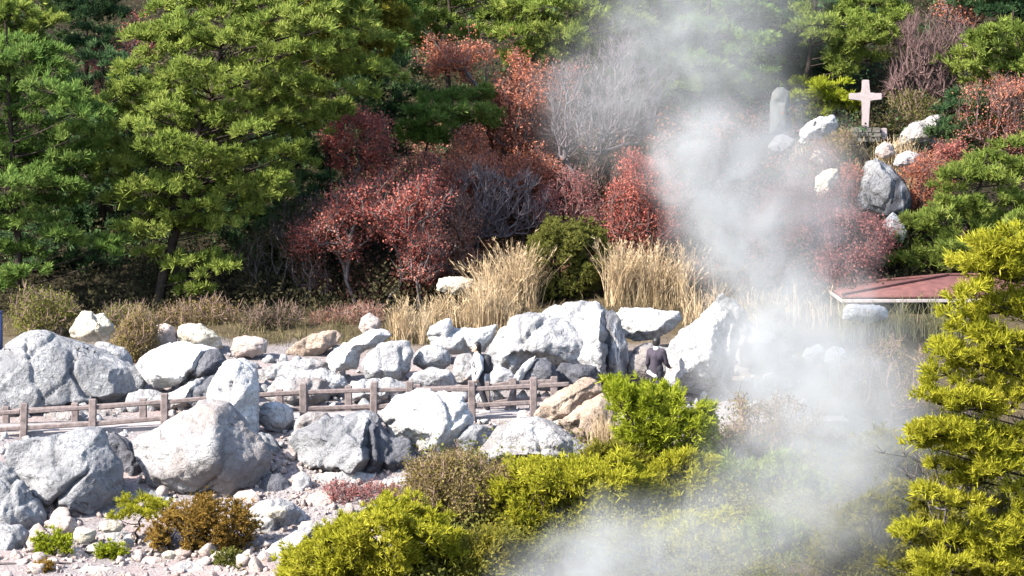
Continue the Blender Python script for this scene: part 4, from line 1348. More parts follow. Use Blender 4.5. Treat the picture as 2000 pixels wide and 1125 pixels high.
def person(base, rz, label, jacket, trousers, shoe, lean, arms, stride, H=1.66, cap_hair='short'):
    """figure in its own axes: faces +x, left is +y. arms: [(shoulder->elbow->wrist offsets)] right then left"""
    root = empty('person', base, label, 'person')
    root.rotation_euler = (0, 0, rz)
    k_ = H / 1.66
    hip = Vector((0, 0, .86))
    chest = Vector((lean * .30, 0, 1.20))
    neckb = Vector((lean * .46, 0, 1.36))
    headc = Vector((lean * .60 + .02, 0, 1.535))
    bm = bmesh.new()
    # torso, neck, head with face
    capsule(bm, hip + Vector((0, 0, .02)), chest, .125, .135, 16, 1.0, .80)
    capsule(bm, chest + Vector((0, -.06, 0)), chest + Vector((0, .06, .05)), .115, .115, 14)
    capsule(bm, neckb + Vector((0, -.15, -.02)), neckb + Vector((0, .15, -.02)), .062, .062, 12)
    capsule(bm, neckb, headc + Vector((-.015, 0, -.04)), .056, .052, 12)
    capsule(bm, headc + Vector((0, 0, .015)), headc + Vector((.012, 0, -.045)), .088, .070, 16, .86, 1.0)
    capsule(bm, headc + Vector((.070, 0, -.085)), headc + Vector((.030, 0, -.07)), .026, .04, 10)
    capsule(bm, headc + Vector((.082, 0, .0)), headc + Vector((.101, 0, -.032)), .009, .013, 8)
    for sy in (-1, 1):
        capsule(bm, headc + Vector((-.005, .078 * sy, .012)), headc + Vector((-.010, .082 * sy, -.03)), .014, .010, 8)
        capsule(bm, headc + Vector((.070, .034 * sy, .012)), headc + Vector((.071, .036 * sy, .012)), .013, .013, 8)
    capsule(bm, headc + Vector((.080, -.018, -.060)), headc + Vector((.080, .018, -.060)), .009, .009, 8)
    joints = []
    for sy, (el, wr) in zip((-1, 1), arms):
        sh = neckb + Vector((0, sy * .175, -.045))
        e_ = sh + Vector(el)
        w_ = e_ + Vector(wr)
        capsule(bm, sh, e_, .052, .042, 12)
        capsule(bm, e_, w_, .040, .028, 12)
        f_ = (w_ - e_).normalized()
        hand(bm, w_, f_, Vector((0, 0, 1)).cross(f_) if abs(f_.z) < .8 else Vector((1, 0, 0)), .7)
        joints.append((sh, e_, w_))
    legs = []
    for sy, st in zip((-1, 1), stride):
        hp = hip + Vector((0, sy * .085, -.02))
        kn = Vector((st * .55 + .03, sy * .09, .47))
        an = Vector((st - .02, sy * .09, .085))
        capsule(bm, hp, kn, .088, .058, 14)
        capsule(bm, kn, an, .056, .038, 12)
        capsule(bm, an + Vector((-.02, 0, -.045)), an + Vector((.14, 0, -.055)), .036, .030, 10)
        legs.append((hp, kn, an))
    remeshed('body', bm, M['skin'], root, .0065, 2)
    # jacket with sleeves
    bm = bmesh.new()
    capsule(bm, hip + Vector((0, 0, -.06)), chest, .165, .165, 18, 1.0, .80)
    capsule(bm, chest + Vector((0, -.07, 0)), chest + Vector((0, .07, .05)), .135, .135, 14)
    capsule(bm, neckb + Vector((0, -.15, -.03)), neckb + Vector((0, .15, -.03)), .078, .078, 12)
    capsule(bm, neckb + Vector((0, 0, -.05)), neckb + Vector((.004, 0, .03)), .085, .068, 12)
    for sh, e_, w_ in joints:
        capsule(bm, sh, e_, .073, .062, 12)
        capsule(bm, e_, e_ + (w_ - e_) * .95, .060, .045, 12)
    remeshed('jacket', bm, M[jacket], root, .014, 3)
    bm = bmesh.new()
    capsule(bm, hip + Vector((0, -.05, .06)), hip + Vector((0, .05, .06)), .135, .135, 14, 1, 1)
    for hp, kn, an in legs:
        capsule(bm, hp, kn, .108, .078, 14)
        capsule(bm, kn, an + Vector((0, 0, .02)), .076, .060, 12)
    remeshed('trousers', bm, M[trousers], root, .014, 3)
    for hp, kn, an in legs:
        bm = bmesh.new()
        capsule(bm, an + Vector((-.035, 0, -.04)), an + Vector((.15, 0, -.052)), .050, .040, 14)
        capsule(bm, an + Vector((-.005, 0, .02)), an + Vector((-.02, 0, -.04)), .048, .05, 12)
        remeshed('shoe', bm, M[shoe], root, .012, 2)
    bm = bmesh.new()
    capsule(bm, headc + Vector((-.038, 0, .040)), headc + Vector((-.048, 0, -.015)), .094, .088, 18)
    if cap_hair == 'long':
        capsule(bm, headc + Vector((-.06, 0, 0)), headc + Vector((-.085, 0, -.14)), .075, .045, 14)
    else:
        capsule(bm, headc + Vector((.01, 0, .065)), headc + Vector((-.05, 0, .03)), .082, .09, 14)
    remeshed('hair', bm, M['hair'], root, .011, 3)
    root.scale = (k_, k_, k_)
    return root, dict(neck=neckb, chest=chest, hip=hip, head=headc)


b = at(1281, 803, 82.0)
pr, jn = person((b[0], 82.0, gz(b[0], 82.0)), math.radians(62), 'person in a dark violet jacket and black trousers standing among white rocks',
                'jacket_dark', 'pants_dark', 'shoe', .06, [((.05, -.05, -.26), (.20, .02, -.10)), ((.02, .06, -.27), (.16, .05, -.16))], (-.06, .08), 1.68)
bm = bmesh.new()
capsule(bm, jn['neck'] + Vector((-.005, 0, .035)), jn['neck'] + Vector((0, 0, .085)), .079, .070, 14)
remeshed('white_collar', bm, M['white_cloth'], pr, .012, 2)
bm = bmesh.new()
capsule(bm, jn['hip'] + Vector((-.125, -.04, -.10)), jn['hip'] + Vector((-.115, .12, -.02)), .06, .065, 14, 1, .8)
remeshed('white_hem', bm, M['white_cloth'], pr, .012, 2)

b = at(936, 818, 80.3)
pr, jn = person((b[0], 80.3, gz(b[0], 80.3) + .10), math.radians(186), 'person in a white jacket with a black backpack walking left along the footpath',
                'jacket_white', 'pants_dark', 'shoe', .10, [((.02, -.06, -.26), (.16, .0, -.20)), ((-.06, .06, -.26), (.10, .02, -.22))], (.20, -.17), 1.66, 'long')
bm = bmesh.new()
cc = jn['chest'] + Vector((-.215, 0, -.05))
capsule(bm, cc + Vector((0, -.06, -.13)), cc + Vector((0, -.055, .12)), .105, .10, 14, 1, .85)
capsule(bm, cc + Vector((0, .06, -.13)), cc + Vector((0, .055, .12)), .105, .10, 14, 1, .85)
capsule(bm, cc + Vector((-.07, 0, -.12)), cc + Vector((-.07, 0, -.02)), .075, .07, 12)
bg = remeshed('backpack', bm, M['bag_black'], None, .014, 3)
bg.location = pr.location
bg.rotation_euler = pr.rotation_euler
tag(bg, 'black backpack worn by the person in the white jacket', 'backpack')
for sy in (-1, 1):
    n_ = jn['neck']
    P_ = np.array([n_ + Vector((-.13, sy * .10, -.04)), n_ + Vector((-.02, sy * .10, .052)), n_ + Vector((.10, sy * .11, -.06)), n_ + Vector((.12, sy * .13, -.24)), n_ + Vector((-.08, sy * .15, -.40))])
    V_, F_ = tubes([(P_, np.full(5, .018))], 6)
    mesh_np('strap', V_, [F_], M['bag_black'], bg, True)
# ------------------------------------------------------------------ pines of the slope
PG = 'pines on the slope'
pine('large yellow green pine filling the upper left with a bare lower trunk',
     [(280, 60), (330, 20), (380, -60), (650, -60), (700, 10), (728, 60), (735, 140), (705, 205), (655, 240), (600, 280), (545, 320), (540, 370), (500, 400), (470, 430), (400, 450), (330, 440), (250, 430), (205, 350), (182, 270), (192, 200), (262, 175)],
     92, 2.6, 'pine_yellow', (302, 612), (480, -90), (40, 24), (44, 18), dens=1.3,
     extra=[(310, 500, 45, 17), (370, 512, 55, 16), (430, 525, 42, 11), (385, 575, 38, 15), (360, 545, 26, 12), (290, 455, 45, 15), (480, 360, 65, 18), (500, 345, 50, 14), (560, 230, 60, 18), (640, 215, 50, 15)], trunk_r=.16, group=PG)
pine('green pine cut by the left edge with drooping lower boughs',
     [(-60, 90), (60, 85), (110, 120), (150, 185), (178, 250), (172, 320), (150, 370), (80, 410), (30, 440), (-60, 450)],
     91, 2.2, 'pine_mid', (40, 612), (10, 40), (40, 24), (44, 18), extra=[(70, 425, 50, 16), (140, 460, 50, 16), (195, 480, 45, 15), (225, 500, 26, 10), (20, 490, 60, 16), (40, 540, 50, 12), (0, 545, 40, 12), (110, 400, 55, 16), (60, 350, 60, 18), (120, 330, 50, 17)], trunk_r=.13, group=PG)
pine('yellow green pine top cut by the upper left corner', [(-60, -80), (60, -80), (90, -20), (85, 40), (40, 75), (-60, 85)], 97, 1.6, 'pine_yellow', (-40, None), (-10, -160), (40, 24), (44, 18), group=PG)
pine('dark shaded pine between the upper left corner and the large pine', [(80, -80), (230, -80), (240, 20), (215, 70), (150, 110), (100, 90), (85, 20)], 99, 1.8, 'pine_dark', (170, None), (160, -120), (50, 28), (46, 15), dens=1.1, group=PG)
pine('olive topped pine behind the right flank of the large pine', [(560, -70), (720, -70), (745, 20), (740, 120), (700, 150), (620, 120), (570, 60)], 95, 1.7, 'pine_olive', (640, None), (640, -110), (40, 24), (44, 18), group=PG)
pine('dark green pine at the top right of the large pine', [(640, -80), (790, -80), (800, 20), (795, 80), (770, 130), (725, 110), (700, 40)], 100, 1.8, 'pine_mid', (740, None), (730, -120), (40, 24), (44, 18), group=PG)
pine('green pine at the top edge left of the centre', [(770, -80), (940, -80), (985, -20), (975, 50), (930, 85), (850, 100), (790, 80), (775, 20)], 102, 2.0, 'pine_yellow', (880, None), (870, -130), (40, 24), (44, 18), dens=.9, group=PG)
pine('bright green pine at the top edge above the brick red shrub', [(975, -80), (1200, -80), (1250, 0), (1230, 60), (1170, 100), (1090, 128), (1030, 105), (985, 60), (1010, 10)], 101, 2.0, 'pine_yellow', (1120, None), (1110, -130), (40, 24), (44, 18), group=PG)
pine('small fresh green pine in front of the brick red shrub', [(790, 260), (800, 210), (840, 185), (890, 178), (935, 195), (952, 225), (930, 250), (880, 265), (850, 290), (800, 290)], 96.5, 1.1, 'pine_mid', (800, None), (860, 165), (36, 22), (38, 13), trunk_r=.06, group=PG)
pine('dark pine half hidden left of the small fresh green pine', [(700, 110), (780, 100), (805, 160), (790, 260), (750, 310), (715, 260), (700, 190)], 97.5, 1.3, 'pine_dark', (750, None), (745, 60), (40, 24), (44, 18), dens=1.1, group=PG)
pine('grey green pine standing in the thin steam above the plume', [(1270, 150), (1290, 60), (1340, 10), (1420, -40), (1480, 20), (1490, 110), (1470, 180), (1420, 225), (1340, 225), (1290, 200)], 102, 2.0, 'pine_mid', (1370, None), (1390, -60), (40, 24), (44, 18), group=PG)
pine('veiled pine at the top edge behind the steam', [(1190, -80), (1440, -80), (1450, 0), (1360, 60), (1280, 90), (1230, 70)], 104, 1.8, 'pine_mid', (1300, None), (1310, -120), (40, 24), (44, 18), group=PG)
pine('dark green pine right of the steam at the top edge', [(1440, -80), (1660, -80), (1690, 0), (1640, 60), (1640, 130), (1570, 175), (1490, 165), (1460, 110), (1450, 20)], 104, 2.2, 'pine_dark', (1560, None), (1560, -130), (40, 24), (44, 18), group=PG)
pine('pine with bright flat boughs reaching over the stone cross', None, 102, 1.5, 'pine_yellow', (1560, None), (1600, -40),
     extra=[(1580, 50, 50, 12, -.4), (1640, 40, 55, 13, -.3), (1700, 45, 50, 13, -.5), (1740, 35, 40, 12, -.2), (1610, 75, 45, 12, -.6), (1670, 85, 55, 14, -.7), (1640, 110, 45, 12, -.5), (1690, 110, 40, 12, -.3), (1640, 135, 34, 10, -.5), (1720, 70, 40, 12, 0), (1600, 15, 60, 13, .4), (1700, 5, 60, 13, .3)], group=PG)
pine('small bright topped pine just left of the stone cross', [(1548, 235), (1545, 190), (1560, 168), (1590, 160), (1625, 165), (1640, 190), (1635, 225), (1600, 240)], 101, .8, 'pine_bright', (1590, None), (1590, 155), (34, 20), (34, 9), trunk_r=.05, group=PG)
pine('light green pine by the right edge beside the bare mauve tree', [(1885, 90), (1910, 60), (1960, 55), (2060, 70), (2060, 170), (1960, 180), (1905, 165)], 100, 1.6, 'pine_yellow', (1990, None), (1980, 20), (40, 24), (44, 18), group=PG)
pine('dark pine in the upper right corner', [(1900, -80), (2060, -80), (2060, 50), (1960, 60), (1915, 30)], 103, 1.6, 'pine_dark', (1990, None), (1985, -110), (40, 24), (44, 18), group=PG)
pine('dark low conifer right of the pale angular rock', [(1838, 255), (1840, 215), (1870, 185), (1905, 190), (1925, 235), (1922, 290), (1880, 300), (1850, 285)], 98.6, .9, 'pine_dark', (1885, None), (1875, 180), (34, 22), (34, 12), trunk_r=.05, group=PG)
pine('spreading pine with flat boughs above the red hut roof', [(1738, 500), (1760, 480), (1790, 440), (1830, 410), (1880, 392), (1960, 392), (2060, 400), (2060, 490), (1960, 520), (1900, 530), (1840, 525), (1790, 528), (1745, 520)],
     93.5, 1.7, 'pine_yellow', (1858, None), (1930, 300), (40, 24), (44, 18),
     extra=[(1870, 350, 42, 14), (1910, 335, 45, 14), (1955, 310, 50, 15), (1990, 285, 45, 15), (2010, 330, 50, 15), (1850, 365, 30, 10), (1940, 350, 50, 13)], group=PG)
pine('dark pine in the gap between the left edge pine and the large pine', [(130, 190), (195, 120), (255, 140), (275, 290), (250, 470), (190, 530), (120, 420), (110, 280)], 96.5, 1.5, 'pine_dark', (200, None), (200, 90), (44, 27), (46, 22), dens=1.0, group=PG)
pine('dark pine behind the lower right flank of the large pine', [(500, 330), (590, 235), (655, 235), (665, 330), (625, 420), (570, 500), (490, 530), (450, 470)], 95.6, 1.3, 'pine_dark', (560, None), (590, 200), (44, 27), (46, 20), dens=1.0, group=PG)
pine('dark low pine in the shade under the left edge pine', [(-60, 470), (60, 440), (150, 470), (190, 540), (150, 590), (20, 600), (-60, 600)], 94.5, 1.1, 'pine_dark', (70, None), (80, 430), (44, 25), (46, 18), dens=1.0, group=PG, trunk_r=.06)
FG = 'pine boughs and bushes of the near slope'
pine('big golden green pine along the right edge with dark bare twigs beneath its boughs', None, 66, 1.5, 'pine_gold', (2060, 1320), (2010, 400),
     extra=[(2080, 480, 55, 24), (2120, 560, 60, 24), (2090, 640, 60, 24), (2140, 720, 60, 22), (2100, 800, 65, 24), (2170, 860, 60, 24), (2110, 930, 65, 24), (2180, 990, 60, 24), (2100, 1060, 65, 24), (2160, 1120, 60, 24), (1960, 500, 69, 31), (1890, 985, 52, 22), (1830, 970, 44, 20), (1880, 1050, 56, 24), (1940, 1085, 56, 24), (1860, 1105, 56, 22), (1800, 1040, 40, 18), (1990, 1115, 46, 24), (1820, 1100, 40, 18), (1870, 610, 30, 14), (1905, 505, 40, 18), (1985, 690, 50, 22), (1900, 730, 50, 20), (1950, 760, 50, 18), (1995, 470, 46, 26), (1930, 535, 63, 26), (1985, 555, 69, 31), (1900, 570, 51, 20), (1950, 600, 69, 31), (2005, 620, 57, 28), (1900, 640, 46, 20), (1960, 660, 69, 28),
            (1880, 690, 52, 23), (1940, 715, 69, 28), (1990, 735, 57, 28), (1850, 730, 48, 22), (1880, 765, 57, 23), (1830, 775, 46, 18), (1975, 785, 57, 26), (1920, 790, 57, 20),
            (1830, 845, 57, 20), (1880, 850, 69, 24), (1940, 850, 63, 24), (1990, 850, 51, 23), (1850, 870, 57, 15), (1800, 860, 32, 15), (1910, 875, 57, 15),
            (1960, 915, 63, 23), (1900, 930, 52, 19), (1990, 900, 46, 23), (1860, 915, 41, 15),
            (1990, 1010, 52, 28), (1960, 1035, 52, 23), (1995, 1070, 46, 28), (1920, 1010, 41, 15), (1985, 970, 41, 15)],
     tuft=.15, width=.024, dens=3.4, trunk_r=.14, n_need=10, group=FG)
pine('olive shadowed pine in the lower right corner', [(1760, 1150), (1790, 960), (1840, 930), (1900, 960), (1960, 1000), (1990, 1100), (2000, 1160)], 67.5, 1.3, 'pine_olive', (1900, 1300), (1890, 950), (52, 36), (40, 17), tuft=.15, width=.03, dens=2.0, group=FG, trunk_r=.09)
# twiggy dead branches under the boughs of the near pine
shrub('tangle of bare dark branches under the near pine at the right edge', [(1790, 1080), (1820, 820), (1870, 780), (1960, 800), (2040, 880), (2040, 1100)], 66.8, .7, [(2050, 1250), (1990, 1250)], 320, 'bark_grey', None, rt=.004, rmax=.03, cat='dead branches', name='dead_branches')

# ------------------------------------------------------------------ near slope bushes
needle_bush('bright lime green pine bush in front of the person in dark clothes', [(1180, 770), (1195, 738), (1240, 742), (1290, 755), (1330, 770), (1372, 790), (1392, 830), (1392, 880), (1360, 900), (1300, 890), (1250, 870), (1215, 850), (1210, 810)], 75.5, 1.0, [(1320, 930), (1280, 935)], 620, 'pine_bright', group=FG, tuft=.14)
needle_bush('yellow olive bush directly below the bright lime bush', [(1275, 900), (1330, 885), (1400, 900), (1405, 950), (1370, 990), (1300, 1000), (1262, 960)], 74.6, .9, [(1330, 1030)], 380, 'pine_gold', group=FG)
needle_bush('yellow green bush in the middle of the near slope', [(960, 960), (1000, 910), (1060, 900), (1140, 895), (1220, 905), (1285, 930), (1300, 975), (1250, 1010), (1170, 1020), (1090, 1040), (1010, 1050), (965, 1010)], 74.2, 1.1, [(1050, 1080), (1180, 1060)], 900, 'pine_gold', group=FG)
needle_bush('olive brown sprigs between the tan slab and the lime bush', [(1150, 900), (1165, 880), (1210, 870), (1260, 885), (1290, 910), (1250, 930), (1180, 925)], 75.2, .5, [(1215, 950)], 220, 'pine_olive', group=FG)
shrub('drab brown twiggy bush left of the yellow green one', [(782, 965), (810, 920), (860, 903), (930, 905), (985, 920), (1000, 955), (960, 1000), (930, 1030), (850, 1035), (800, 1000)], 74.6, .9, [(890, 1070), (850, 1060)], 900, 'twig_brown', 'bush_drab', .065, 13, .08, cat='bush', name='bush', group=FG)
needle_bush('large bright yellow green bush at the bottom centre', [(560, 1150), (565, 1095), (600, 1060), (640, 1030), (690, 1000), (740, 982), (800, 985), (850, 1010), (885, 1050), (870, 1090), (800, 1110), (760, 1150)], 71.2, 1.2, [(680, 1200), (760, 1180)], 1150, 'pine_gold', group=FG)
needle_bush('olive bush at the bottom right of the large bright bush', [(770, 1160), (800, 1100), (870, 1060), (930, 1030), (1000, 1040), (1030, 1090), (1000, 1160)], 71.8, 1.0, [(880, 1210), (950, 1200)], 640, 'pine_olive', group=FG)
needle_bush('yellow green bush fading into the lower steam', [(1250, 1090), (1270, 1030), (1330, 1005), (1400, 1000), (1440, 1040), (1430, 1100), (1350, 1120)], 72.6, .9, [(1340, 1170)], 420, 'pine_gold', group=FG)
needle_bush('low green bush running behind the lower steam', [(1000, 1160), (1030, 1080), (1110, 1050), (1220, 1045), (1270, 1090), (1260, 1160)], 72.8, .9, [(1130, 1210)], 520, 'bush_green', group=FG)
needle_bush('hazy green bush right of the yellow olive one', [(1395, 960), (1400, 905), (1450, 890), (1530, 895), (1590, 920), (1640, 970), (1600, 1010), (1500, 990), (1430, 985)], 74.8, .9, [(1500, 1030)], 520, 'pine_yellow', group=FG)
shrub('grey brown brushwood veiled by steam above the hazy green bush', [(1400, 880), (1430, 810), (1500, 780), (1570, 785), (1620, 830), (1630, 890), (1560, 910), (1450, 905)], 76.8, .9, [(1520, 930), (1460, 930)], 480, 'twig_brown', 'bush_drab', .06, 5, .08, cat='bush', name='bush', group=FG)
needle_bush('hazy olive bush at the bottom left of the near pine', [(1560, 1160), (1570, 1080), (1620, 1010), (1700, 960), (1770, 960), (1800, 1040), (1790, 1160)], 71.0, 1.1, [(1680, 1220), (1740, 1200)], 720, 'pine_olive', group=FG)
needle_bush('hazy pale bush at the bottom edge inside the steam', [(1420, 1160), (1430, 1060), (1480, 1010), (1560, 1010), (1590, 1060), (1580, 1160)], 72.2, .9, [(1500, 1210)], 460, 'pine_yellow', group=FG)
shrub('twiggy bush in the steam between hut and near pine', [(1640, 790), (1660, 720), (1720, 670), (1790, 660), (1840, 690), (1830, 780), (1740, 830)], 80.5, 1.0, [(1740, 870), (1700, 870)], 420, 'twig_brown', 'bush_drab', .06, 5, .08, cat='bush', name='bush', group=FG)
needle_bush('hazy olive scrub left of the near pine above its lowest boughs', [(1640, 960), (1660, 880), (1720, 840), (1790, 850), (1800, 930), (1740, 980)], 74.2, .9, [(1730, 1020)], 460, 'pine_olive', group=FG)
# little pines on the gravel
pine('small flat topped pine on the stony ground at lower left', None, 74, .5, 'pine_gold', (258, 1062), (285, 985), extra=[(250, 990, 34, 13, 0), (290, 978, 36, 11, -.1), (320, 985, 26, 9, .1), (238, 1008, 26, 12, -.1), (275, 1005, 32, 12, -.2), (300, 995, 24, 8, .2)], tuft=.11, width=.018, dens=2.6, trunk_r=.04, cat='small pine', name='small_pine', group=FG)
needle_bush('rusty brown bush on the stony ground at lower left', [(296, 1050), (310, 1010), (350, 985), (400, 970), (450, 985), (490, 1010), (498, 1045), (470, 1070), (420, 1080), (360, 1070), (315, 1075)], 73.6, .7, [(345, 1112), (365, 1115)], 520, 'bush_brown', tuft=.09, n_need=9, group=FG)
needle_bush('tiny bright green sprig left of the small pine', [(64, 1065), (75, 1048), (110, 1045), (140, 1058), (125, 1075), (85, 1080)], 73, .25, [(105, 1092)], 60, 'pine_bright', tuft=.09, group=FG, cat='sprig')
needle_bush('tiny green sprig under the small flat topped pine', [(197, 1085), (203, 1065), (225, 1060), (243, 1075), (238, 1090), (215, 1094)], 73, .2, [(220, 1104)], 44, 'pine_bright', tuft=.09, group=FG, cat='sprig')
needle_bush('dull green sprigs right of the rusty brown bush', [(418, 1130), (425, 1090), (450, 1080), (480, 1090), (485, 1130), (450, 1140)], 72.4, .3, [(450, 1150)], 100, 'bush_green', tuft=.09, group=FG, cat='sprig')
needle_bush('tiny brown tuft at the bottom edge at lower left', [(62, 1130), (70, 1105), (92, 1100), (100, 1130)], 72, .2, [(82, 1140)], 40, 'bush_brown', tuft=.09, group=FG, cat='sprig')
shrub('low red leaved plants below the grooved boulder', [(610, 975), (640, 950), (700, 946), (770, 950), (785, 970), (740, 992), (660, 996)], 75.9, .5, [(650, 1004), (700, 1002), (750, 996)], 260, 'twig_mauve', 'leaf_pink', .055, 5, .05, cat='low plants', name='low_plants')
# fallen branches lying on the stones
for lb, pp in (('thin pale fallen branch lying along the bottom left stones', [(-30, 1113, 72.2), (60, 1110, 72.3), (140, 1106, 72.4)]),
               ('dark fallen branch lying between the small pine and the rusty bush', [(105, 1098, 72.9), (180, 1092, 73.1), (260, 1090, 73.2), (345, 1088, 73.3)])):
    P_ = np.array([at(*q) for q in pp])
    P_[:, 2] = ground_z(P_[:, 0], P_[:, 1]) + .05
    V_, F_ = tubes([(P_, np.linspace(.035, .015, len(P_)))], 6)
    tag(mesh_np('fallen_branch', V_, [F_], M['bark_grey' if 'pale' in lb else 'bark'], None, True, P_[0]), lb, 'branch')

# ------------------------------------------------------------------ red and bare shrubs of the slope
GG = 'straw coloured grass clumps'
SG = 'autumn shrubs on the slope'
shrub('tall brick red leaved shrub below the top edge pines', [(825, 130), (870, 105), (930, 95), (985, 118), (1040, 115), (1085, 130), (1110, 170), (1100, 230), (1085, 300), (1060, 345), (1000, 345), (960, 300), (955, 220), (900, 185), (840, 175)],
      97.5, 1.5, [(1000, 400), (1040, 400), (960, 400)], 1000, 'bark_grey', 'leaf_rust', .078, 9, .10, group=SG)
shrub('dusty brick red bush filling the slope right of the tall brick red shrub', [(955, 150), (1000, 110), (1060, 118), (1110, 140), (1112, 240), (1090, 330), (1020, 350), (965, 330), (950, 240)], 98.4, 1.0, [(1030, 400), (1070, 400)], 760, 'twig_mauve', 'leaf_rust', .07, 7, .11, group=SG)
shrub('small rust red shrub under the fresh green pine', [(885, 290), (900, 265), (935, 255), (955, 275), (955, 310), (925, 325), (895, 315)], 95.8, .6, [(930, 360)], 190, 'bark_grey', 'leaf_rust', .075, 9, .09, group=SG)
shrub('dark crimson shrub wedged beside the large pine', [(640, 240), (680, 225), (720, 222), (748, 240), (755, 280), (740, 310), (700, 320), (655, 310), (640, 275)], 95, .9, [(700, 370)], 360, 'bark_grey', 'leaf_crimson', .08, 9, .09, group=SG)
shrub('red crowned shrub with forked grey stems at the slope foot', [(592, 460), (610, 410), (650, 370), (700, 355), (760, 345), (820, 350), (855, 385), (862, 430), (845, 480), (790, 480), (740, 470), (690, 480), (640, 490), (605, 490)],
      92, 1.3, [(688, 612), (720, 606), (760, 600), (700, 612)], 820, 'bark_grey', 'leaf_crimson', .072, 9, .10, rt=.0075, rmax=.05, group=SG)
shrub('thin red shrub right of the red crowned one', [(780, 540), (785, 480), (820, 440), (855, 440), (868, 480), (850, 530), (820, 560)], 91.6, .6, [(815, 606)], 220, 'bark_grey', 'leaf_crimson', .065, 5, .09, group=SG)
shrub('mauve pink undergrowth bush behind the bare grey shrub', [(640, 380), (680, 330), (760, 310), (860, 320), (960, 330), (1040, 320), (1080, 350), (1060, 400), (960, 380), (860, 370), (760, 350)], 95.4, .8, [(760, 430), (950, 430), (860, 430)], 620, 'twig_mauve', 'leaf_crimson', .07, 5, .10, group=SG)
shrub('bare grey shrub with pale arching branches at centre', [(850, 500), (865, 400), (900, 350), (960, 330), (1020, 345), (1065, 380), (1060, 430), (1010, 450), (950, 470), (900, 520)], 93.6, 1.0, [(880, 545), (920, 540)], 520, 'twig_grey', None, rt=.007, rmax=.05, group=SG)
shrub('tall bare grey shrub fanning out at the left of the plume', [(1085, 260), (1100, 190), (1140, 120), (1200, 85), (1260, 95), (1295, 150), (1300, 230), (1270, 290), (1220, 320), (1150, 320), (1100, 300)], 96, 1.3, [(1150, 400), (1180, 400), (1130, 405)], 900, 'twig_grey', None, rt=.0065, rmax=.05, group=SG)
shrub('purplish twiggy bush under the tall bare grey shrub', [(1130, 340), (1200, 300), (1280, 290), (1310, 330), (1290, 370), (1220, 390), (1150, 390)], 95.2, .9, [(1210, 430), (1170, 430)], 460, 'twig_mauve', 'leaf_under', .06, 4, .09, group=SG)
shrub('red bush behind the straw grass left of the plume', [(1170, 430), (1185, 360), (1215, 315), (1260, 310), (1310, 330), (1345, 390), (1340, 450), (1300, 480), (1230, 475), (1185, 465)], 93.4, 1.0, [(1240, 550), (1280, 550)], 560, 'twig_mauve', 'leaf_crimson', .07, 8, .10, group=SG)
shrub('reddish twiggy bush between the bare grey shrub and the round green bush', [(1050, 430), (1060, 370), (1100, 340), (1150, 350), (1170, 400), (1160, 440), (1110, 430)], 94, .8, [(1100, 500), (1130, 500)], 330, 'twig_mauve', 'leaf_pink', .06, 5, .09, group=SG)
shrub('rose red bush above the left end of the hut roof', [(1600, 545), (1610, 460), (1640, 400), (1690, 420), (1725, 460), (1738, 510), (1730, 560), (1680, 575), (1630, 575)], 92.6, 1.1, [(1670, 605), (1640, 605), (1700, 605)], 640, 'twig_mauve', 'leaf_pink', .07, 8, .10, group=SG)
shrub('pale pink bush under the cream rock in thin steam', [(1540, 460), (1560, 390), (1610, 360), (1660, 370), (1672, 420), (1650, 470), (1590, 490)], 94.6, 1.0, [(1600, 560), (1630, 560)], 460, 'twig_mauve', 'leaf_pink', .065, 6, .10, group=SG)
shrub('bare mauve tree with upswept branches right of the cross', [(1725, 170), (1735, 90), (1770, 50), (1820, 30), (1870, 50), (1890, 110), (1875, 180), (1830, 215), (1770, 210)], 101, 1.2, [(1805, 275), (1815, 280)], 760, 'twig_mauve', None, rt=.0075, rmax=.06, group=SG, cat='bare tree', name='bare_tree')
shrub('pale pink leaved tree at the top edge in the right part', [(1830, -60), (1920, -60), (1935, 10), (1900, 45), (1850, 50), (1825, 10)], 103.5, 1.0, [(1880, 160)], 340, 'twig_grey', 'leaf_rust', .07, 5, .10, group=SG)
shrub('tangled reddish brown bush at the right edge above the spreading pine', [(1895, 260), (1890, 190), (1920, 155), (1980, 145), (2050, 160), (2050, 260), (1990, 285), (1930, 290)], 98, 1.1, [(1950, 330), (2000, 330)], 560, 'twig_mauve', 'leaf_rust', .06, 4, .09, group=SG)
shrub('small red bush at the foot of the pale angular rock', [(1825, 310), (1835, 282), (1860, 275), (1885, 290), (1890, 315), (1860, 330)], 97.6, .5, [(1860, 345)], 170, 'twig_mauve', 'leaf_crimson', .06, 8, .07, group=SG)
shrub('rusty orange brush right of the pointed grey rock', [(1775, 430), (1765, 340), (1790, 300), (1830, 310), (1860, 340), (1855, 390), (1820, 440), (1790, 450)], 95.6, .8, [(1805, 475), (1830, 470)], 420, 'twig_mauve', 'leaf_rust', .06, 8, .09, group=SG)
shrub('pink brush left of the pointed grey rock', [(1630, 420), (1640, 350), (1660, 320), (1685, 330), (1680, 400), (1690, 440), (1660, 450)], 95.8, .6, [(1660, 480)], 240, 'twig_mauve', 'leaf_rust', .06, 6, .08, group=SG)
shrub('dead leaved bush between the cross and the bare mauve tree', [(1725, 260), (1735, 200), (1770, 175), (1830, 195), (1850, 230), (1800, 262)], 100.4, .8, [(1770, 285), (1800, 285)], 380, 'twig_brown', 'bush_green', .06, 7, .08, group=SG)
shrub('dry olive brush at the foot of the cross pedestal', [(1602, 325), (1610, 285), (1640, 262), (1670, 270), (1675, 305), (1655, 330), (1625, 335)], 98, .6, [(1640, 345)], 300, 'twig_brown', 'bush_drab', .06, 8, .08, group=SG)
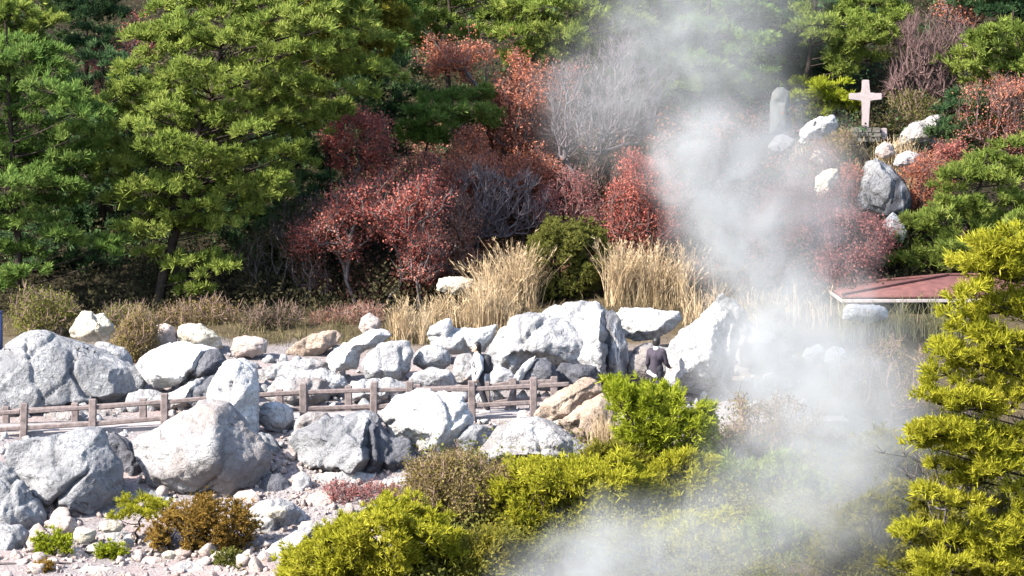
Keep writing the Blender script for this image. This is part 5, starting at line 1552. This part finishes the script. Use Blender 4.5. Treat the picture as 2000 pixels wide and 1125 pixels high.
shrub('dark reddish twiggy tree in the gap beside the large pine at upper left', [(130, 170), (160, 110), (210, 60), (270, 20), (330, -40), (300, 60), (270, 110), (250, 160), (190, 185)], 98.4, 1.0, [(200, 330), (240, 330)], 520, 'twig_mauve', 'leaf_crimson', .07, 3, .10, group=SG)
shrub('dark bare brushwood under the boughs right of the large pine', [(470, 590), (480, 500), (520, 430), (580, 380), (620, 420), (610, 520), (620, 590), (560, 610)], 93.4, 1.0, [(520, 620), (560, 620), (600, 618)], 520, 'bark_grey', 'leaf_under', .07, 5, .10, group=SG)
shrub('dull green low bush beside the pale yellowish rock', [(20, 640), (40, 590), (90, 575), (140, 590), (150, 620), (110, 645), (60, 655)], 88, .7, [(80, 665), (110, 662)], 380, 'twig_brown', 'bush_green', .06, 8, .08, group=SG)
shrub('round dried brown bush between the yellowish and the pinkish rock', [(222, 690), (228, 640), (250, 612), (285, 610), (300, 640), (298, 680), (270, 705), (240, 705)], 85.2, .5, [(262, 715)], 420, 'twig_brown', 'bush_drab', .055, 9, .06, group=SG)
shrub('grass green low bush in the steam left of the hut', [(1380, 660), (1400, 610), (1450, 590), (1520, 600), (1560, 640), (1530, 670), (1450, 675)], 86.5, .9, [(1450, 690), (1500, 690)], 360, 'twig_brown', 'bush_green', .06, 7, .08, group=SG)
needle_bush('round olive green bush between two straw grass clumps', [(1032, 520), (1040, 470), (1070, 435), (1115, 422), (1160, 435), (1185, 475), (1192, 520), (1180, 560), (1130, 575), (1070, 570), (1040, 555)], 91, 1.0, [(1100, 590), (1130, 590)], 820, 'bush_green', tuft=.10, group=SG)

shrub('pinkish brown brush on the bank left of the cross pedestal', [(1545, 330), (1560, 285), (1600, 275), (1640, 300), (1650, 350), (1620, 390), (1570, 395)], 97.4, .9, [(1590, 430), (1620, 430)], 200, 'twig_mauve', 'leaf_mauve', .065, 8, .10, group=SG)
shrub('mauve brown brush in the steam below the cream rock', [(1470, 470), (1490, 400), (1540, 370), (1600, 400), (1610, 470), (1560, 520), (1500, 520)], 95, 1.0, [(1540, 570), (1510, 570)], 460, 'twig_mauve', 'leaf_mauve', .065, 8, .10, group=SG)
grass('tan grass on the bank between the cross pedestal and the pointed grey rock', [(1630, 1790, 345, 97.3, .5, .5, 1.0, 620)], 'straw', .008, .5, .1, group=GG)
grass('tan grass on the bank under the pale blocky rock', [(1540, 1660, 330, 98, .6, .4, .9, 520)], 'straw', .008, .5, .1, group=GG)
shrub('dull red brush between the red crowned shrub and the bare grey shrub', [(830, 470), (850, 400), (890, 380), (930, 420), (930, 500), (890, 560), (840, 560)], 92.8, .8, [(870, 605), (895, 605)], 420, 'bark_grey', 'leaf_mauve', .065, 7, .10, group=SG)
shrub('brownish red brush above the bare grey shrub at centre', [(870, 340), (900, 310), (980, 300), (1060, 310), (1090, 350), (1050, 385), (960, 370)], 95.0, .8, [(940, 430), (1020, 430)], 480, 'twig_mauve', 'leaf_rust', .065, 8, .10, group=SG)
shrub('dark purple brush left of the red crowned shrub', [(560, 500), (580, 420), (620, 380), (660, 420), (640, 520), (660, 600), (590, 600)], 93, .8, [(610, 618), (640, 618)], 420, 'bark_grey', 'leaf_mauve', .06, 5, .10, group=SG)
shrub('dull low scrub at the foot of the large pine trunk', [(300, 625), (330, 600), (400, 590), (450, 600), (455, 630), (380, 640)], 89.6, .7, [(340, 650), (410, 650)], 300, 'twig_brown', 'bush_drab', .055, 5, .09, group=SG)
shrub('dull brown scrub in the shade left of the long low brown rock', [(470, 640), (490, 605), (560, 600), (590, 620), (570, 645), (500, 650)], 88.6, .6, [(510, 660), (550, 660)], 280, 'twig_brown', 'leaf_under', .055, 5, .09, group=SG)
shrub('low brown scrub above the small pink beige stone', [(600, 640), (620, 610), (680, 600), (740, 605), (750, 630), (680, 645)], 89.4, .6, [(650, 655), (710, 655)], 280, 'twig_brown', 'leaf_mauve', .055, 4, .09, group=SG)
shrub('brown green scrub between the two left tussocks and the cream rock', [(190, 630), (210, 605), (260, 598), (300, 610), (290, 640), (220, 645)], 88.8, .6, [(240, 655)], 240, 'twig_brown', 'bush_green', .055, 5, .08, group=SG)
# ------------------------------------------------------------------ dry grasses
grass('tall straw coloured grass left of the round green bush', [(930, 1045, 600, 90.2, .5, 0.9, 1.9, 1100)], 'straw', .008, .5, .35, group=GG)
grass('broad straw grass clump above the white ledge rock', [(830, 1000, 640, 88.6, .6, .6, 1.25, 1200)], 'straw', .008, .5, .25, group=GG)
grass('thin straw tussock beside the white slab with the dark overhang', [(762, 830, 662, 87.2, .4, .45, 1.1, 420)], 'straw', .008, .4, .2, group=GG)
grass('tall straw coloured grass right of the round green bush', [(1182, 1335, 592, 90.2, .6, .9, 1.75, 1200)], 'straw', .008, .5, .4, group=GG)
grass('reddish dry grass at the foot of the round green bush', [(1000, 1330, 605, 88.8, .5, .25, .7, 620)], 'straw_brown', .010, .6, .05, group=GG)
grass('golden brown grass right of the pointed grey rock', [(1775, 1870, 400, 96.6, .5, .6, 1.3, 360)], 'straw', .008, .4, .1, group=GG)
grass('pale grass around the foot of the cross', [(1640, 1780, 300, 98.3, .5, .4, .9, 420)], 'straw', .008, .5, .1, group=GG)
grass('pale green grass in front of the red roofed hut', [(1640, 1900, 655, 87.4, .7, .5, 1.0, 900)], 'straw_green', .010, .5, .1, group=GG)
grass('steam veiled dry grass left of the hut', [(1340, 1640, 640, 88.5, .8, .5, 1.2, 600)], 'straw', .008, .5, .15, group=GG)
grass('beige grass in front of the person in dark clothes', [(1165, 1275, 765, 80.9, .3, .5, .9, 420)], 'straw', .008, .5, .1, group=GG)
grass('dry beige grass over the lower tan slab', [(1150, 1215, 880, 76.9, .15, .6, 1.3, 300)], 'straw', .008, .3, .0, group=GG)
grass('low dry grass spread along the foot of the slope', [(-60, 560, 650, 88, 1.3, .08, .3, 900), (440, 900, 655, 87.6, 1.0, .12, .45, 900), (-60, 420, 640, 90, .8, .1, .3, 500)], 'grass_dull', .009, .7, .05, cat='dry grass', name='dry_grass', stuff=True)
grass('upright dry stalks under the shade of the large pine', [(300, 700, 630, 89.2, .5, .3, .7, 90)], 'straw_brown', .009, .2, .8, cat='dry grass', name='dry_stalks', stuff=True)


# ------------------------------------------------------------------ undergrowth of the slope
def undergrowth(label, name, n, xr, yr, mat, size, hmax):
    rg = rng_of(label)
    x = rg.uniform(*xr, n)
    y = rg.uniform(*yr, n)
    P = np.stack([x, y, np.zeros(n)], 1)
    keep = pnoise(P * .45 + 13) > -.25
    x, y = x[keep], y[keep]
    P = np.stack([x, y, ground_z(x, y) + hmax * rg.uniform(0, 1, len(x)) ** 1.5 * (.6 + .8 * pnoise(P[keep] * .8 + 40))], 1)
    V, F = leaves(rg, P, size, 9, .14)
    tag(mesh_np(name, V, [F], M[mat]), label, 'undergrowth', kind='stuff')


undergrowth('dark brown leafy undergrowth covering the wooded slope', 'undergrowth', 22000, (-22, 22), (90.6, 112), 'leaf_under', .11, 1.1)
undergrowth('mauve and brown leafy brush covering the open slope below the pines', 'slope_brush', 5500, (-4.5, 8.2), (92.0, 102), 'leaf_mauve', .10, 1.1)
undergrowth('dull green leafy undergrowth between the pines', 'underwood', 5000, (-22, 22), (93.5, 112), 'pine_dark', .11, 1.3)
undergrowth('olive green low scrub filling the near slope between the bushes', 'low_scrub', 8000, (-.6, 12), (68, 75.6), 'pine_olive', .062, .8)
undergrowth('dull green and brown scrub covering the near slope between the bushes', 'scrub', 9000, (-2.2, 13), (64, 77.5), 'bush_green', .085, .55)

# ------------------------------------------------------------------ steam
BLOBS = [  # px, py, Y, radius px, weight
    (1375, 330, 84, 165, 1.15), (1330, 285, 84, 110, .6), (1440, 430, 83, 175, 1.2), (1490, 540, 82, 175, .85), (1560, 640, 80, 200, .62),
    (1610, 750, 77, 240, .56), (1690, 800, 74, 190, .50), (1500, 760, 78, 220, .60), (1690, 925, 71, 190, .48), (1550, 890, 72, 240, .40),
    (1600, 1030, 69, 230, .36), (1420, 190, 88, 190, .26), (1330, 80, 90, 230, .34), (1470, 10, 91, 200, .22), (1190, 190, 90, 200, .30), (1522, 275, 93, 130, .7), (1250, 10, 91, 180, .16),
    (1560, 340, 86, 160, .5), (1610, 440, 85, 150, .40), (1200, 1130, 67.5, 215, 1.1), (1340, 1100, 68, 200, .7), (1450, 1030, 69, 190, .42), (1060, 1150, 67.5, 140, .7),
    (1450, 700, 80, 150, .35), (1660, 620, 80, 150, .22), (1780, 690, 78, 110, .2)]


def build_steam():
    bl = []
    for px, py, Y, r, w in BLOBS:
        bl.append((at(px, py, Y), r / S(Y), w))
    bm = bmesh.new()
    for c, r, w in bl:
        g = bmesh.ops.create_icosphere(bm, subdivisions=3, radius=r)
        bmesh.ops.translate(bm, verts=g['verts'], vec=Vector(c))
    m, nt, out = new_mat('steam')
    g = N(nt, 'ShaderNodeNewGeometry')
    P = g.outputs['Position']
    nA = N(nt, 'ShaderNodeTexNoise', i_Scale=.55, i_Detail=2.0)
    nt.links.new(P, nA.inputs['Vector'])
    sub = N(nt, 'ShaderNodeVectorMath', operation='SUBTRACT')
    sub.inputs[1].default_value = (.5, .5, .5)
    nt.links.new(nA.outputs['Color'], sub.inputs[0])
    sc = N(nt, 'ShaderNodeVectorMath', operation='SCALE')
    sc.inputs['Scale'].default_value = 1.7
    nt.links.new(sub.outputs[0], sc.inputs[0])
    ad = N(nt, 'ShaderNodeVectorMath', operation='ADD')
    nt.links.new(P, ad.inputs[0])
    nt.links.new(sc.outputs[0], ad.inputs[1])
    W = ad.outputs[0]
    tot = None
    for c, r, w in bl:
        d = N(nt, 'ShaderNodeVectorMath', operation='DISTANCE')
        d.inputs[1].default_value = tuple(c)
        nt.links.new(W, d.inputs[0])
        mr = N(nt, 'ShaderNodeMapRange', interpolation_type='SMOOTHSTEP', i_1=0.0, i_2=r * .97)
        mr.inputs[3].default_value = w
        mr.inputs[4].default_value = 0.0
        nt.links.new(d.outputs['Value'], mr.inputs[0])
        if tot is None:
            tot = mr.outputs[0]
        else:
            a = N(nt, 'ShaderNodeMath', operation='ADD')
            nt.links.new(tot, a.inputs[0])
            nt.links.new(mr.outputs[0], a.inputs[1])
            tot = a.outputs[0]
    nB = N(nt, 'ShaderNodeTexNoise', i_Scale=1.15, i_Detail=5.0, i_Roughness=.58, i_Distortion=.5)
    nt.links.new(W, nB.inputs['Vector'])
    mB = N(nt, 'ShaderNodeMapRange', i_1=.36, i_2=.66, i_3=.22, i_4=1.75)
    nt.links.new(nB.outputs['Fac'], mB.inputs[0])
    mu = N(nt, 'ShaderNodeMath', operation='MULTIPLY')
    nt.links.new(tot, mu.inputs[0])
    nt.links.new(mB.outputs[0], mu.inputs[1])
    k_ = N(nt, 'ShaderNodeMath', operation='MULTIPLY', i_1=STEAM_DENSITY)
    nt.links.new(mu.outputs[0], k_.inputs[0])
    v = N(nt, 'ShaderNodeVolumePrincipled')
    v.inputs['Color'].default_value = (.45, .458, .462, 1)
    v.inputs['Anisotropy'].default_value = -.1
    nt.links.new(k_.outputs[0], v.inputs['Density'])
    nt.links.new(v.outputs[0], out.inputs['Volume'])
    o = bm_obj('steam', bm, m)
    r = o.modifiers.new('one_hull', 'REMESH')
    r.mode = 'VOXEL'
    r.voxel_size = .3
    tag(o, 'white steam rising in a drifting column from the hot ground', 'steam', kind='stuff')


STEAM_DENSITY = .62
build_steam()

# ------------------------------------------------------------------ light, sky, camera
sun_dir = Vector((-.66, -.40, .63)).normalized()
W_ = bpy.data.worlds.new('World')
SC.world = W_
W_.use_nodes = True
nt = W_.node_tree
nt.nodes.clear()
wo = nt.nodes.new('ShaderNodeOutputWorld')
bgn = nt.nodes.new('ShaderNodeBackground')
sky = nt.nodes.new('ShaderNodeTexSky')
sky.sky_type = 'NISHITA'
sky.sun_disc = False
sky.sun_elevation = math.asin(sun_dir.z)
sky.sun_rotation = math.atan2(sun_dir.x, sun_dir.y) % (2 * math.pi)
bgn.inputs[1].default_value = .125
nt.links.new(sky.outputs[0], bgn.inputs[0])
nt.links.new(bgn.outputs[0], wo.inputs[0])
sl = bpy.data.lights.new('sun', 'SUN')
sl.energy = 4.2
sl.angle = math.radians(.5)
sl.color = (1.0, .945, .855)
so = bpy.data.objects.new('sun', sl)
link(so)
so.rotation_euler = sun_dir.to_track_quat('Z', 'Y').to_euler()

cam = bpy.data.cameras.new('camera')
cam.sensor_width = 36
cam.lens = 36 * F_PX / 2000
cam.clip_end = 3000
co_ = bpy.data.objects.new('camera', cam)
link(co_)
co_.location = CAM
co_.rotation_euler = (math.pi / 2 - PITCH, 0, 0)
SC.camera = co_

SC.view_settings.view_transform = 'Standard'
SC.view_settings.look = 'None'
SC.view_settings.gamma = 1
SC.view_settings.use_curve_mapping = False
SC.view_settings.exposure = 2.12
cy = SC.cycles
cy.volume_bounces = 3
cy.volume_step_rate = .5
cy.volume_max_steps = 200
cy.max_bounces = 8
cy.use_denoising = True
